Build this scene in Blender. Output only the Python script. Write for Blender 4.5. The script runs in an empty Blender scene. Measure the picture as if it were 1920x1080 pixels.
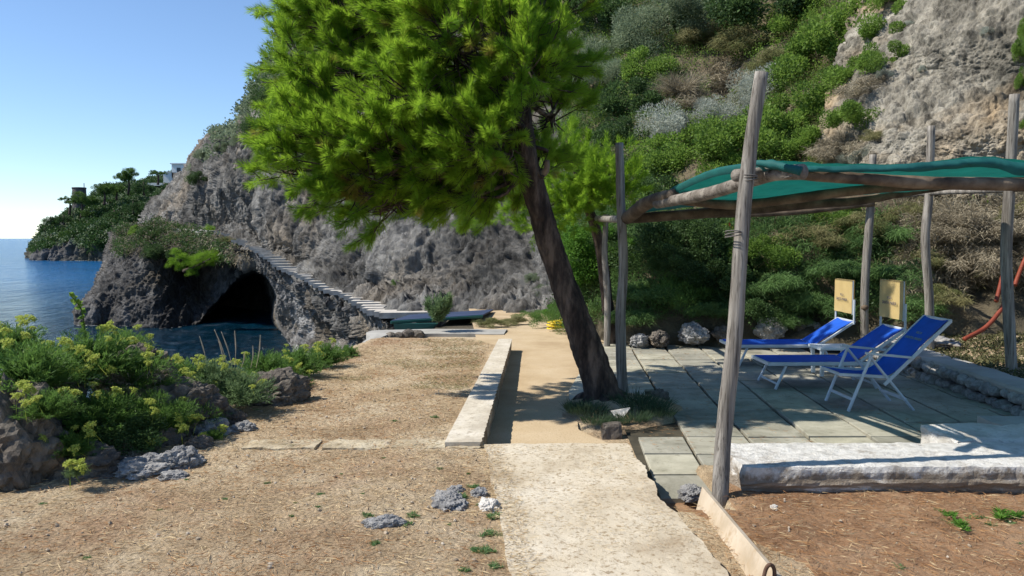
import bpy, math, random
import numpy as np
from mathutils import Vector, Matrix, Quaternion
R = math.radians
SC = bpy.context.scene
COL = SC.collection
# ------------------------------------------------------------------ camera, world, sun
F = 1493.0; TH = R(3.565); CH = 1.6
cd = bpy.data.cameras.new('camera'); cam = bpy.data.objects.new('camera', cd); COL.objects.link(cam)
cd.sensor_width = 36; cd.lens = F*36/1920; cd.clip_start = .05; cd.clip_end = 60000
cam.location = (0, 0, CH); cam.rotation_euler = (R(90)-TH, 0, 0); SC.camera = cam
SUN_EL = R(49)
LD = Vector((math.cos(SUN_EL), .11*math.cos(SUN_EL), -math.sin(SUN_EL))).normalized()
w = bpy.data.worlds.new('World'); SC.world = w; w.use_nodes = True
wn = w.node_tree.nodes; wl = w.node_tree.links
sky = wn.new('ShaderNodeTexSky'); sky.sky_type = 'NISHITA'; sky.sun_disc = False
sky.sun_elevation = SUN_EL; sky.sun_rotation = R(262); sky.air_density = .85; sky.dust_density = 0.0; sky.ozone_density = 4.5; sky.altitude = 0
bg = wn['Background']; bg.inputs[1].default_value = .128
wl.new(sky.outputs[0], bg.inputs[0])
sd = bpy.data.lights.new('sun', 'SUN'); sd.energy = 5.0; sd.angle = R(.53); sd.color = (1, .94, .84)
sun = bpy.data.objects.new('sun', sd); COL.objects.link(sun); sun.rotation_euler = LD.to_track_quat('-Z', 'Y').to_euler()
SC.view_settings.view_transform = 'Standard'; SC.view_settings.look = 'None'
SC.view_settings.gamma = 1; SC.view_settings.exposure = .45
SC.cycles.max_bounces = 6; SC.cycles.transparent_max_bounces = 8; SC.cycles.diffuse_bounces = 3
SC.cycles.transmission_bounces = 3; SC.cycles.glossy_bounces = 2
# ------------------------------------------------------------------ helpers
C0 = np.array([0, 0, CH]); cT, sT = math.cos(TH), math.sin(TH)
def ray(px, py):
    a = (px-960)/F; b = (540-py)/F
    return np.array([a, cT+b*sT, -sT+b*cT])
def P(px, py, d):                     # point at world distance y = d seen at that pixel
    r = ray(px, py); return C0+r*(d/r[1])
def G(px, py, z):                     # point at height z
    r = ray(px, py); return C0+r*((z-CH)/r[2])
def proj(p):
    p = np.asarray(p, float)-C0
    f = p[..., 1]*cT-p[..., 2]*sT; u = p[..., 1]*sT+p[..., 2]*cT
    return 960+F*p[..., 0]/f, 540-F*u/f
rg = np.random.default_rng(7)
_perm = np.random.default_rng(3).permutation(256); _perm = np.concatenate([_perm, _perm, _perm])
_gr = np.random.default_rng(5).normal(size=(256, 3)); _gr /= np.linalg.norm(_gr, axis=1)[:, None]
def perlin(p):
    p = np.asarray(p, float); i = np.floor(p).astype(int); f = p-i; i = i & 255
    u = f*f*f*(f*(f*6-15)+10); out = 0
    for dx in (0, 1):
        for dy in (0, 1):
            for dz in (0, 1):
                h = _perm[_perm[_perm[i[..., 0]+dx]+i[..., 1]+dy]+i[..., 2]+dz]
                g = _gr[h]; v = f-np.array([dx, dy, dz])
                wgt = np.abs(1-dx-u[..., 0])*np.abs(1-dy-u[..., 1])*np.abs(1-dz-u[..., 2])
                out = out+wgt*(g*v).sum(-1)
    return out*1.6
def fbm(p, o=4, ridged=False, gain=.5):
    p = np.asarray(p, float); a = 1.; s = 0; t = 0
    for k in range(o):
        n = perlin(p+k*17.3)
        if ridged: n = 1-2*np.abs(n)
        s = s+a*n; t += a; a *= gain; p = p*2.03
    return s/t
def worley(p, seed=0):
    p = np.asarray(p, float); i = np.floor(p).astype(int); f = p-i; b1 = np.full(p.shape[:-1], 9.); b2 = b1.copy()
    jt = np.random.default_rng(11+seed).random((256, 3))
    for dx in (-1, 0, 1):
        for dy in (-1, 0, 1):
            for dz in (-1, 0, 1):
                c = (i+[dx, dy, dz]) & 255
                h = _perm[_perm[_perm[c[..., 0]]+c[..., 1]]+c[..., 2]]
                d = np.sqrt(((np.array([dx, dy, dz])+jt[h]-f)**2).sum(-1))
                b2 = np.minimum(b2, np.maximum(b1, d)); b1 = np.minimum(b1, d)
    return b1, b2
def crag(p, seed=0):                                  # blocky, creased rock relief about zero
    w_ = np.stack([fbm(p*1.3+seed, 3), fbm(p*1.3+31+seed, 3), fbm(p*1.3+77+seed, 3)], -1)*.55
    a, b = worley(p+w_, seed); c, d = worley(p*2.7+w_*2, seed+1)
    return (.55-a)+.9*np.minimum(b-a, .12)+.36*(.5-c)+.35*np.minimum(d-c, .12)
def sstep(a, b, x):
    t = np.clip((x-a)/(b-a), 0, 1); return t*t*(3-2*t)
def mk(name, V, faces, mat=None, parent=None, smooth=False, var=None, loc=None):
    me = bpy.data.meshes.new(name)
    V = np.asarray(V, float).reshape(-1, 3)
    if isinstance(faces, np.ndarray):
        n, k = faces.shape
        me.vertices.add(len(V)); me.vertices.foreach_set('co', V.astype(np.float32).ravel())
        me.loops.add(n*k); me.loops.foreach_set('vertex_index', faces.astype(np.int32).ravel())
        me.polygons.add(n); me.polygons.foreach_set('loop_start', np.arange(0, n*k, k, dtype=np.int32))
        me.polygons.foreach_set('loop_total', np.full(n, k, dtype=np.int32))
        me.update(calc_edges=True)
    else:
        me.from_pydata([tuple(v) for v in V], [], faces); me.update()
    if var is not None:
        at = me.attributes.new('var', 'FLOAT', 'POINT'); at.data.foreach_set('value', np.asarray(var, np.float32).ravel())
    me.polygons.foreach_set('use_smooth', np.full(len(me.polygons), smooth))
    if mat: me.materials.append(mat)
    o = bpy.data.objects.new(name, me); COL.objects.link(o)
    if parent: o.parent = parent
    if loc is not None: o.location = tuple(loc)
    return o
def tag(o, label=None, cat=None, group=None, kind=None):
    if label: o['label'] = label
    if cat: o['category'] = cat
    if group: o['group'] = group
    if kind: o['kind'] = kind
    return o
def empty(name, loc=(0, 0, 0), rz=0):
    o = bpy.data.objects.new(name, None); COL.objects.link(o); o.location = tuple(loc); o.rotation_euler = (0, 0, rz)
    o.empty_display_size = .1; return o
class MB:
    def __init__(s): s.v = []; s.f = []
    def add(s, V, Fc):
        b = len(s.v); s.v += [tuple(map(float, v)) for v in V]; s.f += [tuple(b+i for i in f) for f in Fc]
    def box(s, a, b, ax=None):
        (x0, y0, z0), (x1, y1, z1) = a, b
        s.add([(x0, y0, z0), (x1, y0, z0), (x1, y1, z0), (x0, y1, z0), (x0, y0, z1), (x1, y0, z1), (x1, y1, z1), (x0, y1, z1)],
              [(0, 3, 2, 1), (4, 5, 6, 7), (0, 1, 5, 4), (1, 2, 6, 5), (2, 3, 7, 6), (3, 0, 4, 7)])
    def bar(s, p, q, wd, ht, up=(0, 0, 1)):          # rectangular bar with small chamfer
        p = Vector(p); q = Vector(q); d = (q-p).normalized(); u = Vector(up)
        if abs(d.dot(u)) > .98: u = Vector((0, 1, 0))
        sx = d.cross(u).normalized(); uz = sx.cross(d).normalized(); c = min(wd, ht)*.22
        prof = [(-wd/2+c, -ht/2), (wd/2-c, -ht/2), (wd/2, -ht/2+c), (wd/2, ht/2-c), (wd/2-c, ht/2), (-wd/2+c, ht/2), (-wd/2, ht/2-c), (-wd/2, -ht/2+c)]
        V = [e+sx*a+uz*b for e in (p, q) for a, b in prof]; n = 8
        s.add(V, [tuple(range(n-1, -1, -1)), tuple(range(n, 2*n))]+[(i, (i+1) % n, n+(i+1) % n, n+i) for i in range(n)])
    def build(s, name, mat, parent=None, smooth=False): return mk(name, s.v, s.f, mat, parent, smooth)
def catmull(pts, n):
    pts = np.asarray(pts, float)
    if len(pts) == 2: return pts[0]+(pts[1]-pts[0])*np.linspace(0, 1, n)[:, None]
    m = len(pts); t = np.linspace(0, m-1, n); i = np.clip(t.astype(int), 0, m-2); f = (t-i)[:, None]
    if pts.ndim == 3: f = f[:, :, None]
    p1 = pts[i]; p2 = pts[i+1]
    p0 = np.where(np.expand_dims(i == 0, tuple(range(1, pts.ndim))), 2*p1-p2, pts[np.maximum(i-1, 0)])
    p3 = np.where(np.expand_dims(i == m-2, tuple(range(1, pts.ndim))), 2*p2-p1, pts[np.minimum(i+2, m-1)])
    return .5*((2*p1)+(-p0+p2)*f+(2*p0-5*p1+4*p2-p3)*f*f+(-p0+3*p1-3*p2+p3)*f**3)
def gridfaces(nu, nv, flip=False):
    i = np.arange(nu-1)[:, None]*nv+np.arange(nv-1)[None]; i = i.ravel()
    f = np.stack([i, i+1, i+nv+1, i+nv], 1)
    return f[:, ::-1].copy() if flip else f
def gridnormals(Pg):
    du = np.gradient(Pg, axis=0); dv = np.gradient(Pg, axis=1)
    n = np.cross(du, dv); return n/(np.linalg.norm(n, axis=-1, keepdims=True)+1e-9)
def tubegeo(path, radii, seg=12, n=None, rough=0., rs=6., cap=True, seed=0):
    path = np.asarray(path, float); n = n or max(2, len(path)*4)
    pp = catmull(path, n); rr = np.interp(np.linspace(0, 1, n), np.linspace(0, 1, len(radii)), radii)
    T = np.gradient(pp, axis=0); T /= np.linalg.norm(T, axis=1)[:, None]
    ref = np.array([0, 0, 1.]) if abs(T[:, 2]).mean() < .8 else np.array([1., 0, 0])
    A = np.cross(T, ref); A /= np.linalg.norm(A, axis=1)[:, None]; B = np.cross(T, A)
    th = np.linspace(0, 2*np.pi, seg, endpoint=False)
    ring = A[:, None]*np.cos(th)[None, :, None]+B[:, None]*np.sin(th)[None, :, None]
    r = rr[:, None, None]*np.ones((1, seg, 1))
    if rough:
        q = (pp[:, None]+ring*rr[:, None, None])*rs*np.array([1, 1, .35])+seed
        r = r*(1+rough*fbm(q, 3)[..., None])
    V = pp[:, None]+ring*r
    i = np.arange(n-1)[:, None]*seg; j = np.arange(seg)[None]; j2 = (j+1) % seg
    f = np.stack([(i+j).ravel(), (i+j2).ravel(), (i+seg+j2).ravel(), (i+seg+j).ravel()], 1)
    V = V.reshape(-1, 3); fs = [tuple(x) for x in f.tolist()]
    if cap: fs += [tuple(range(seg-1, -1, -1)), tuple(range((n-1)*seg, n*seg))]
    return V, fs
def tube(name, path, radii, mat, parent=None, **k):
    V, f = tubegeo(path, radii, **k); return mk(name, V, f, mat, parent, True)
def leafV(Pb, D, L, W, droop=0.):                    # one diamond quad per leaf
    Pb = np.asarray(Pb); n = len(Pb); D = D/(np.linalg.norm(D, axis=1)[:, None]+1e-9)
    L = np.broadcast_to(L, n)[:, None]; W = np.broadcast_to(W, n)[:, None]
    S = np.cross(D, rg.normal(size=(n, 3))); S /= np.linalg.norm(S, axis=1)[:, None]+1e-9
    tip = Pb+D*L; tip[:, 2] -= droop*L[:, 0]
    m = Pb+D*L*.45
    return np.stack([Pb, m+S*W/2, tip, m-S*W/2], 1)
def qf(n): return np.arange(n*4).reshape(n, 4)
def rdir(n):
    d = rg.normal(size=(n, 3)); return d/np.linalg.norm(d, axis=1)[:, None]
# ------------------------------------------------------------------ materials
def newmat(name):
    m = bpy.data.materials.new(name); m.use_nodes = True; nt = m.node_tree
    return m, nt, nt.nodes, nt.links, nt.nodes['Principled BSDF']
def coords(nt, scale=(1, 1, 1)):
    tc = nt.nodes.new('ShaderNodeTexCoord'); mp = nt.nodes.new('ShaderNodeMapping'); mp.inputs['Scale'].default_value = scale
    nt.links.new(tc.outputs['Object'], mp.inputs[0]); return mp.outputs[0]
def noise(nt, co, scale, detail=6, rough=.6, dist=0):
    n = nt.nodes.new('ShaderNodeTexNoise'); n.inputs['Scale'].default_value = scale; n.inputs['Detail'].default_value = detail
    n.inputs['Roughness'].default_value = rough; n.inputs['Distortion'].default_value = dist; nt.links.new(co, n.inputs['Vector']); return n.outputs[0]
def ramp(nt, fac, stops):
    r = nt.nodes.new('ShaderNodeValToRGB'); e = r.color_ramp.elements
    while len(e) < len(stops): e.new(.5)
    for el, (p, c) in zip(e, stops): el.position = p; el.color = (*c, 1) if len(c) == 3 else c
    nt.links.new(fac, r.inputs[0]); return r.outputs[0]
def mix(nt, fac, a, b, mode='MIX'):
    m = nt.nodes.new('ShaderNodeMix'); m.data_type = 'RGBA'; m.blend_type = mode
    for s, v in ((0, fac), (6, a), (7, b)):
        if hasattr(v, 'links'): nt.links.new(v, m.inputs[s])
        else: m.inputs[s].default_value = v if s == 0 else (*v, 1)
    return m.outputs[2]
def mth(nt, op, a, b=0.):
    m = nt.nodes.new('ShaderNodeMath'); m.operation = op
    for s, v in ((0, a), (1, b)):
        if hasattr(v, 'links'): nt.links.new(v, m.inputs[s])
        else: m.inputs[s].default_value = v
    return m.outputs[0]
def bump(nt, h, strength=.5, dist=.02):
    b = nt.nodes.new('ShaderNodeBump'); b.inputs['Strength'].default_value = strength; b.inputs['Distance'].default_value = dist
    nt.links.new(h, b.inputs['Height']); return b.outputs[0]
def noisy(name, cols, scale=3, rough=.9, bs=.5, bd=.02, bscale=30, sc=(1, 1, 1), lo=.3, hi=.7, spec=.3, fine=None):
    m, nt, N, Lk, bs_ = newmat(name); co = coords(nt, sc)
    n = noise(nt, co, scale); k = len(cols)
    c = ramp(nt, n, [(lo+(hi-lo)*i/(max(k-1, 1)), cc) for i, cc in enumerate(cols)])
    if fine:
        n3 = noise(nt, co, fine[0], 3, .7); c = mix(nt, ramp(nt, n3, [(.52, (0, 0, 0)), (.68, (1, 1, 1))]), c, fine[1])
    Lk.new(c, bs_.inputs['Base Color']); bs_.inputs['Roughness'].default_value = rough
    bs_.inputs['Specular IOR Level'].default_value = spec
    if bs: Lk.new(bump(nt, noise(nt, co, bscale, 8, .7), bs, bd), bs_.inputs['Normal'])
    return m
def plain(name, col, rough=.6, metal=0, spec=.4):
    return noisy(name, [tuple(c*.85 for c in col), tuple(min(1, c*1.1) for c in col)], 6, rough, .15, .003, 60, spec=spec)
def leafmat(name, dark, light, trans=.35, rough=.55, dead=None):
    m, nt, N, Lk, b = newmat(name)
    at = N.new('ShaderNodeAttribute'); at.attribute_name = 'var'
    st = [(0, dark), (.85 if dead else 1, light)]+([(.97, dead)] if dead else [])
    c = ramp(nt, at.outputs['Fac'], st)
    Lk.new(c, b.inputs['Base Color']); b.inputs['Roughness'].default_value = rough; b.inputs['Specular IOR Level'].default_value = .2
    t = N.new('ShaderNodeBsdfTranslucent'); ms = N.new('ShaderNodeMixShader'); ms.inputs[0].default_value = trans
    Lk.new(mix(nt, .5, c, tuple(min(1, x*1.5+.01) for x in light)), t.inputs[0])
    Lk.new(b.outputs[0], ms.inputs[1]); Lk.new(t.outputs[0], ms.inputs[2]); Lk.new(ms.outputs[0], N['Material Output'].inputs[0])
    return m
def rockmat(name, cols, warm=None, streak=.5, scale=.35, bd=.3, crack=1.3, bscale=1.6, toward=None):
    m, nt, N, Lk, b = newmat(name); co = coords(nt, (1, 1, .45)); co1 = coords(nt)
    n1 = noise(nt, co, scale, 8, .65, .6)
    c = ramp(nt, n1, [(.3, cols[0]), (.46, cols[1]), (.62, cols[2]), (.78, cols[-1])])
    if warm:
        n2 = noise(nt, co1, scale*.7, 4, .6, .4); c = mix(nt, ramp(nt, n2, [(.52, (0, 0, 0)), (.68, (.75,)*3)]), c, warm)
    n3 = noise(nt, co, scale*9, 6, .7); c = mix(nt, streak, c, ramp(nt, n3, [(.36, (.12,)*3), (.5, (.7,)*3), (.66, (1.15,)*3)]), 'MULTIPLY')
    vo = N.new('ShaderNodeTexVoronoi'); vo.feature = 'DISTANCE_TO_EDGE'; vo.inputs['Scale'].default_value = crack
    vd = mix(nt, .35, co, noise(nt, co1, bscale, 5, .6)); Lk.new(vd, vo.inputs['Vector'])
    cr = ramp(nt, vo.outputs[0], [(0, (.35,)*3), (.05, (1,)*3)]); c = mix(nt, .5, c, cr, 'MULTIPLY')
    if toward:                                    # paler rock towards +x, broken up by noise
        sx = N.new('ShaderNodeSeparateXYZ'); Lk.new(co1, sx.inputs[0]); f_ = mth(nt, 'ADD', sx.outputs[0], mth(nt, 'MULTIPLY', n3, 2.0))
        mr = N.new('ShaderNodeMapRange'); mr.inputs[1].default_value = toward[0]; mr.inputs[2].default_value = toward[1]; Lk.new(f_, mr.inputs[0])
        c = mix(nt, mr.outputs[0], c, mix(nt, 1., c, toward[2], 'MULTIPLY'))
    Lk.new(c, b.inputs['Base Color']); b.inputs['Roughness'].default_value = .92; b.inputs['Specular IOR Level'].default_value = .2
    h = mth(nt, 'ADD', noise(nt, co, bscale, 12, .72, .3), mth(nt, 'MULTIPLY', mth(nt, 'MINIMUM', vo.outputs[0], .12), 1.5))
    Lk.new(bump(nt, h, .9, bd), b.inputs['Normal']); return m
M = {}
M['cliff'] = rockmat('limestone_cliff', [(.08, .078, .075), (.20, .195, .185), (.345, .337, .32), (.50, .485, .455)], (.36, .29, .21), .75, .22, .6, 1.0, 2.2)
M['headland'] = rockmat('dark_headland_rock', [(.045, .045, .047), (.105, .102, .10), (.20, .195, .19), (.32, .31, .30)], (.13, .105, .07), .7, .35, .45, 1.2, 2.4, toward=(-13.6, -12.6, (2.3, 2.3, 2.3)))
M['far'] = rockmat('far_headland_rock', [(.05, .05, .055), (.10, .10, .105), (.17, .165, .16), (.26, .25, .24)], (.10, .10, .05), .4, .06, 1.5, .12, .25)
M['tanrock'] = rockmat('tan_limestone', [(.14, .13, .105), (.29, .265, .215), (.42, .39, .325), (.56, .53, .45)], (.42, .30, .17), .85, .5, .14, .8, 2.6)
M['boulder'] = rockmat('boulder_rock', [(.17, .17, .17), (.31, .305, .30), (.44, .43, .41), (.56, .55, .52)], (.34, .27, .19), .5, 2.2, .04, 3, 9)
M['brownrock'] = rockmat('brown_rock', [(.07, .06, .055), (.15, .13, .11), (.25, .22, .18), (.38, .34, .30)], (.17, .11, .06), .5, 1.6, .05, 2.5, 7)
M['hill'] = noisy('hillside_soil', [(.035, .03, .02), (.09, .075, .05), (.16, .13, .085)], 1.2, .95, .7, .12, 5)
M['bark'] = noisy('pine_bark', [(.018, .013, .011), (.06, .042, .033), (.15, .108, .082)], 11, .95, 1, .05, 18, (1, 1, .28), .36, .66)
M['post'] = noisy('weathered_wood', [(.10, .09, .078), (.215, .195, .17), (.34, .315, .28)], 9, .85, .8, .014, 26, (2.6, 2.6, .12), .33, .68, fine=(24, (.06, .05, .04)))
M['beam'] = noisy('grey_beam', [(.10, .085, .07), (.20, .175, .15), (.32, .29, .25)], 6, .85, .8, .014, 26, (1, 1, 1), .33, .68, fine=(18, (.07, .055, .045)))
M['log'] = noisy('brown_log', [(.05, .035, .025), (.11, .08, .055), (.20, .155, .11)], 5, .85, .6, .012, 25, (1, 1, 1), .33, .68)
M['plank'] = noisy('pale_timber', [(.36, .29, .20), (.47, .39, .29), (.54, .47, .37)], 3.5, .8, .3, .004, 30, (1, 1, 1), .3, .7, fine=(9, (.38, .29, .19)))
M['plaster'] = noisy('whitewashed_plaster', [(.42, .39, .34), (.62, .59, .54), (.74, .72, .68)], 4, .9, .9, .03, 22, fine=(16, (.45, .42, .38)))
M['walltop'] = noisy('pale_cement_render', [(.36, .31, .24), (.52, .47, .38), (.62, .57, .49)], 2.2, .9, .5, .012, 30, fine=(22, (.36, .31, .24)))
M['wallside'] = noisy('bare_wall_face', [(.20, .14, .08), (.34, .26, .17), (.52, .45, .35)], 6, .95, .9, .04, 14)
M['path'] = noisy('concrete_path', [(.33, .26, .175), (.49, .42, .31), (.58, .52, .415)], 1.6, .95, .6, .012, 55, lo=.28, hi=.66, fine=(34, (.25, .185, .11)))
M['sand'] = noisy('sandy_path', [(.35, .255, .15), (.45, .345, .215), (.51, .405, .27)], 1.3, .95, .4, .006, 70, fine=(60, (.32, .23, .13)))
M['slab'] = noisy('concrete_slab', [(.29, .275, .215), (.39, .375, .30), (.47, .455, .375)], 1.1, .85, .25, .004, 50, fine=(7, (.38, .36, .30)))
def slabmat():
    m, nt, N, Lk, b = newmat('paving_slab'); co = coords(nt); at = N.new('ShaderNodeAttribute'); at.attribute_name = 'var'
    c = ramp(nt, noise(nt, co, 2.4, 8, .7, .5), [(.3, (.18, .17, .13)), (.45, (.30, .29, .235)), (.6, (.385, .37, .305)), (.75, (.45, .435, .37))])
    c = mix(nt, 1., c, ramp(nt, at.outputs['Fac'], [(0, (.74, .74, .74)), (.5, (.95, .94, .93)), (1, (1.1, 1.08, 1.0))]), 'MULTIPLY')
    st = ramp(nt, noise(nt, co, 9, 6, .8), [(.55, (0, 0, 0)), (.68, (.7,)*3)]); c = mix(nt, st, c, (.17, .16, .12))
    Lk.new(c, b.inputs['Base Color']); b.inputs['Roughness'].default_value = .85; b.inputs['Specular IOR Level'].default_value = .3
    Lk.new(bump(nt, noise(nt, co, 40, 8, .75), .5, .006), b.inputs['Normal']); return m
M['slabs'] = slabmat()
M['joint'] = noisy('slab_joint_dirt', [(.03, .028, .02), (.07, .06, .04)], 8, 1, .3, .005, 40)
M['step'] = noisy('worn_stone_step', [(.30, .28, .25), (.46, .43, .385), (.56, .53, .48)], 3, .95, .6, .02, 20)
M['cement'] = noisy('grey_cement', [(.24, .23, .21), (.33, .32, .295), (.40, .39, .36)], 2, .9, .4, .006, 40)
M['edge'] = noisy('tufa_edging', [(.30, .235, .15), (.43, .36, .25), (.53, .47, .35)], 4, .95, .8, .02, 28, fine=(30, (.25, .20, .11)))
def earthmat():
    m, nt, N, Lk, b = newmat('dry_earth'); co = coords(nt)
    base = ramp(nt, noise(nt, co, 1.1, 6, .65), [(.3, (.28, .195, .115)), (.48, (.46, .35, .225)), (.62, (.56, .46, .32)), (.75, (.49, .415, .305))])
    red = ramp(nt, noise(nt, co, .75, 5, .65, .5), [(.52, (0, 0, 0)), (.66, (.8,)*3)]); c = mix(nt, red, base, (.36, .235, .145))
    grav = ramp(nt, noise(nt, co, 55, 4, .8), [(.35, (.45,)*3), (.52, (1,)*3), (.7, (1.5,)*3)]); c = mix(nt, .7, c, grav, 'MULTIPLY')
    Lk.new(c, b.inputs['Base Color']); b.inputs['Roughness'].default_value = 1; b.inputs['Specular IOR Level'].default_value = .1
    vo = N.new('ShaderNodeTexVoronoi'); vo.inputs['Scale'].default_value = 38; Lk.new(co, vo.inputs['Vector'])
    h = mth(nt, 'ADD', noise(nt, co, 22, 9, .78), mth(nt, 'MULTIPLY', vo.outputs[0], -.35))
    Lk.new(bump(nt, h, 1, .035), b.inputs['Normal']); return m
M['earth'] = earthmat()
M['redsoil'] = noisy('red_soil', [(.17, .09, .045), (.26, .15, .08), (.35, .235, .145)], 2.2, 1, .9, .03, 28, fine=(30, (.30, .2, .12)))
M['metal'] = noisy('painted_aluminium', [(.42, .46, .50), (.52, .56, .60)], 5, .35, 0, spec=.6)
M['white_plastic'] = plain('white_plastic', (.7, .74, .74), .4)
M['orange'] = noisy('orange_corrugated_pipe', [(.16, .03, .015), (.25, .055, .027)], 4, .5, .6, .01, 60)
M['yellow'] = plain('yellow_hose', (.75, .55, .03), .4)
M['rust'] = noisy('rusty_iron', [(.06, .03, .018), (.13, .075, .05)], 30, .8, .5, .003, 120)
M['rope'] = plain('twine', (.12, .11, .10), .9)
M['ink'] = plain('dark_print', (.05, .055, .10), .8)
M['inky'] = plain('faded_yellow_print', (.22, .30, .18), .8)
M['deckblue'] = noisy('dark_blue_deck_felt', [(.02, .035, .075), (.035, .055, .115)], 3, .75, .2, .005, 60)
M['deckgreen'] = plain('green_painted_board', (.012, .085, .075), .5)
M['whitebuild'] = noisy('white_masonry', [(.62, .62, .60), (.78, .78, .76)], .4, .9, 0)
M['dark_glass'] = plain('dark_window', (.03, .04, .05), .3)
M['towerstone'] = noisy('tower_stone', [(.05, .045, .045), (.10, .09, .085), (.15, .13, .12)], .6, .95, .6, .3, 2)
def fabric(name, col, col2, trans=.2):
    m, nt, N, Lk, b = newmat(name); co = coords(nt)
    c = mix(nt, ramp(nt, noise(nt, co, 5, 5, .6), [(.3, (0, 0, 0)), (.7, (1, 1, 1))]), col, col2); Lk.new(c, b.inputs['Base Color'])
    b.inputs['Roughness'].default_value = .75
    wv = N.new('ShaderNodeTexWave'); wv.inputs['Scale'].default_value = 90; Lk.new(co, wv.inputs['Vector']); Lk.new(bump(nt, wv.outputs['Fac'], .2, .002), b.inputs['Normal'])
    t = N.new('ShaderNodeBsdfTranslucent'); Lk.new(c, t.inputs[0]); ms = N.new('ShaderNodeMixShader'); ms.inputs[0].default_value = trans
    Lk.new(b.outputs[0], ms.inputs[1]); Lk.new(t.outputs[0], ms.inputs[2]); Lk.new(ms.outputs[0], N['Material Output'].inputs[0]); return m
M['blue'] = fabric('blue_sling_fabric', (.004, .085, .50), (.008, .12, .66), .25)
M['tan'] = fabric('tan_sling_fabric', (.60, .45, .19), (.68, .52, .235), .3)
M['net'] = fabric('green_shade_net', (.006, .14, .115), (.010, .20, .165), .36)
M['netdark'] = fabric('green_net_hem', (.003, .085, .085), (.006, .13, .12), .25)
def watermat():
    m, nt, N, Lk, b = newmat('sea_water'); co = coords(nt)
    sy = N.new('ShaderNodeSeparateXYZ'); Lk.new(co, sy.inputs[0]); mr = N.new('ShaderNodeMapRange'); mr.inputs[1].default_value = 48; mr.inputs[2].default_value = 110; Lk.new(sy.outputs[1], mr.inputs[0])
    c = mix(nt, mr.outputs[0], (.001, .018, .036), ramp(nt, noise(nt, co, .02, 4, .6), [(.3, (.004, .075, .20)), (.7, (.005, .10, .26))]))  # cove water darkened for its shade, open water bluer with depth
    Lk.new(c, b.inputs['Base Color']); b.inputs['Roughness'].default_value = .16; b.inputs['IOR'].default_value = 1.33
    n1 = noise(nt, coords(nt, (1, .55, 1)), .9, 8, .62, .4); n2 = noise(nt, co, .12, 3, .5)
    n3 = noise(nt, coords(nt, (1, .4, 1)), .16, 6, .6); Lk.new(bump(nt, mth(nt, 'ADD', mth(nt, 'ADD', n1, n2), mth(nt, 'MULTIPLY', n3, 3.0)), 1, .8), b.inputs['Normal']); return m
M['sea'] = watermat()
M['needle'] = leafmat('pine_needles', (.075, .18, .010), (.27, .42, .034), .6, .5, (.26, .15, .05))
M['needle2'] = leafmat('bright_pine_needles', (.10, .20, .014), (.19, .33, .03), .5, .5)
M['leafy'] = leafmat('green_shrub_leaf', (.04, .085, .014), (.20, .32, .055), .4)
M['vine'] = leafmat('vine_leaf', (.06, .15, .02), (.13, .27, .04), .4)
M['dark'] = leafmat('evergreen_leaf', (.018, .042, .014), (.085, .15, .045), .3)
M['olive'] = leafmat('olive_leaf', (.06, .09, .045), (.25, .31, .19), .3)
M['silver'] = leafmat('silver_leaf', (.20, .215, .18), (.42, .45, .38), .25)
M['dry'] = leafmat('dry_stems', (.13, .11, .075), (.38, .33, .235), .15, .9)
M['drygreen'] = leafmat('half_dry_grass', (.09, .12, .035), (.27, .24, .12), .25, .9)
M['grass'] = leafmat('green_grass', (.03, .07, .022), (.15, .26, .08), .35)
M['samph'] = leafmat('samphire_leaf', (.03, .075, .016), (.13, .24, .05), .4)
M['samphgrey'] = leafmat('grey_green_leaf', (.08, .14, .055), (.16, .235, .105), .35)
M['umbel'] = leafmat('yellow_umbel', (.26, .34, .05), (.54, .58, .15), .35)
M['weed'] = leafmat('weed_leaf', (.07, .15, .055), (.18, .29, .11), .35)
M['straw'] = leafmat('straw_needles', (.26, .16, .08), (.62, .50, .30), .1, .9)
M['straw_red'] = leafmat('fallen_pine_needles', (.20, .085, .03), (.42, .24, .11), .1, .9)
M['farleaf'] = leafmat('far_tree_leaf', (.025, .055, .018), (.055, .115, .025), .2)
M['farpine'] = leafmat('far_pine_leaf', (.045, .09, .02), (.09, .165, .03), .3)
M['stalk'] = plain('dry_stalk', (.42, .34, .24), .9)
M['litter'] = leafmat('shade_dark_litter', (.035, .045, .018), (.17, .16, .075), .15, .8)
M['pebble'] = noisy('pebbles', [(.20, .16, .11), (.36, .29, .21), (.50, .44, .36)], 6, .9, 0)
# ------------------------------------------------------------------ sea
seaz = -4.0
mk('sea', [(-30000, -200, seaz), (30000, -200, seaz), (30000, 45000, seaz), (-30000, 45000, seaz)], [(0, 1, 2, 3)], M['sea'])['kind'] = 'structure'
mk('seabed', [(-30000, -200, -30), (30000, -200, -30), (30000, 45000, -30), (-30000, 45000, -30)], [(0, 1, 2, 3)], M['headland'])['kind'] = 'structure'
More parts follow.
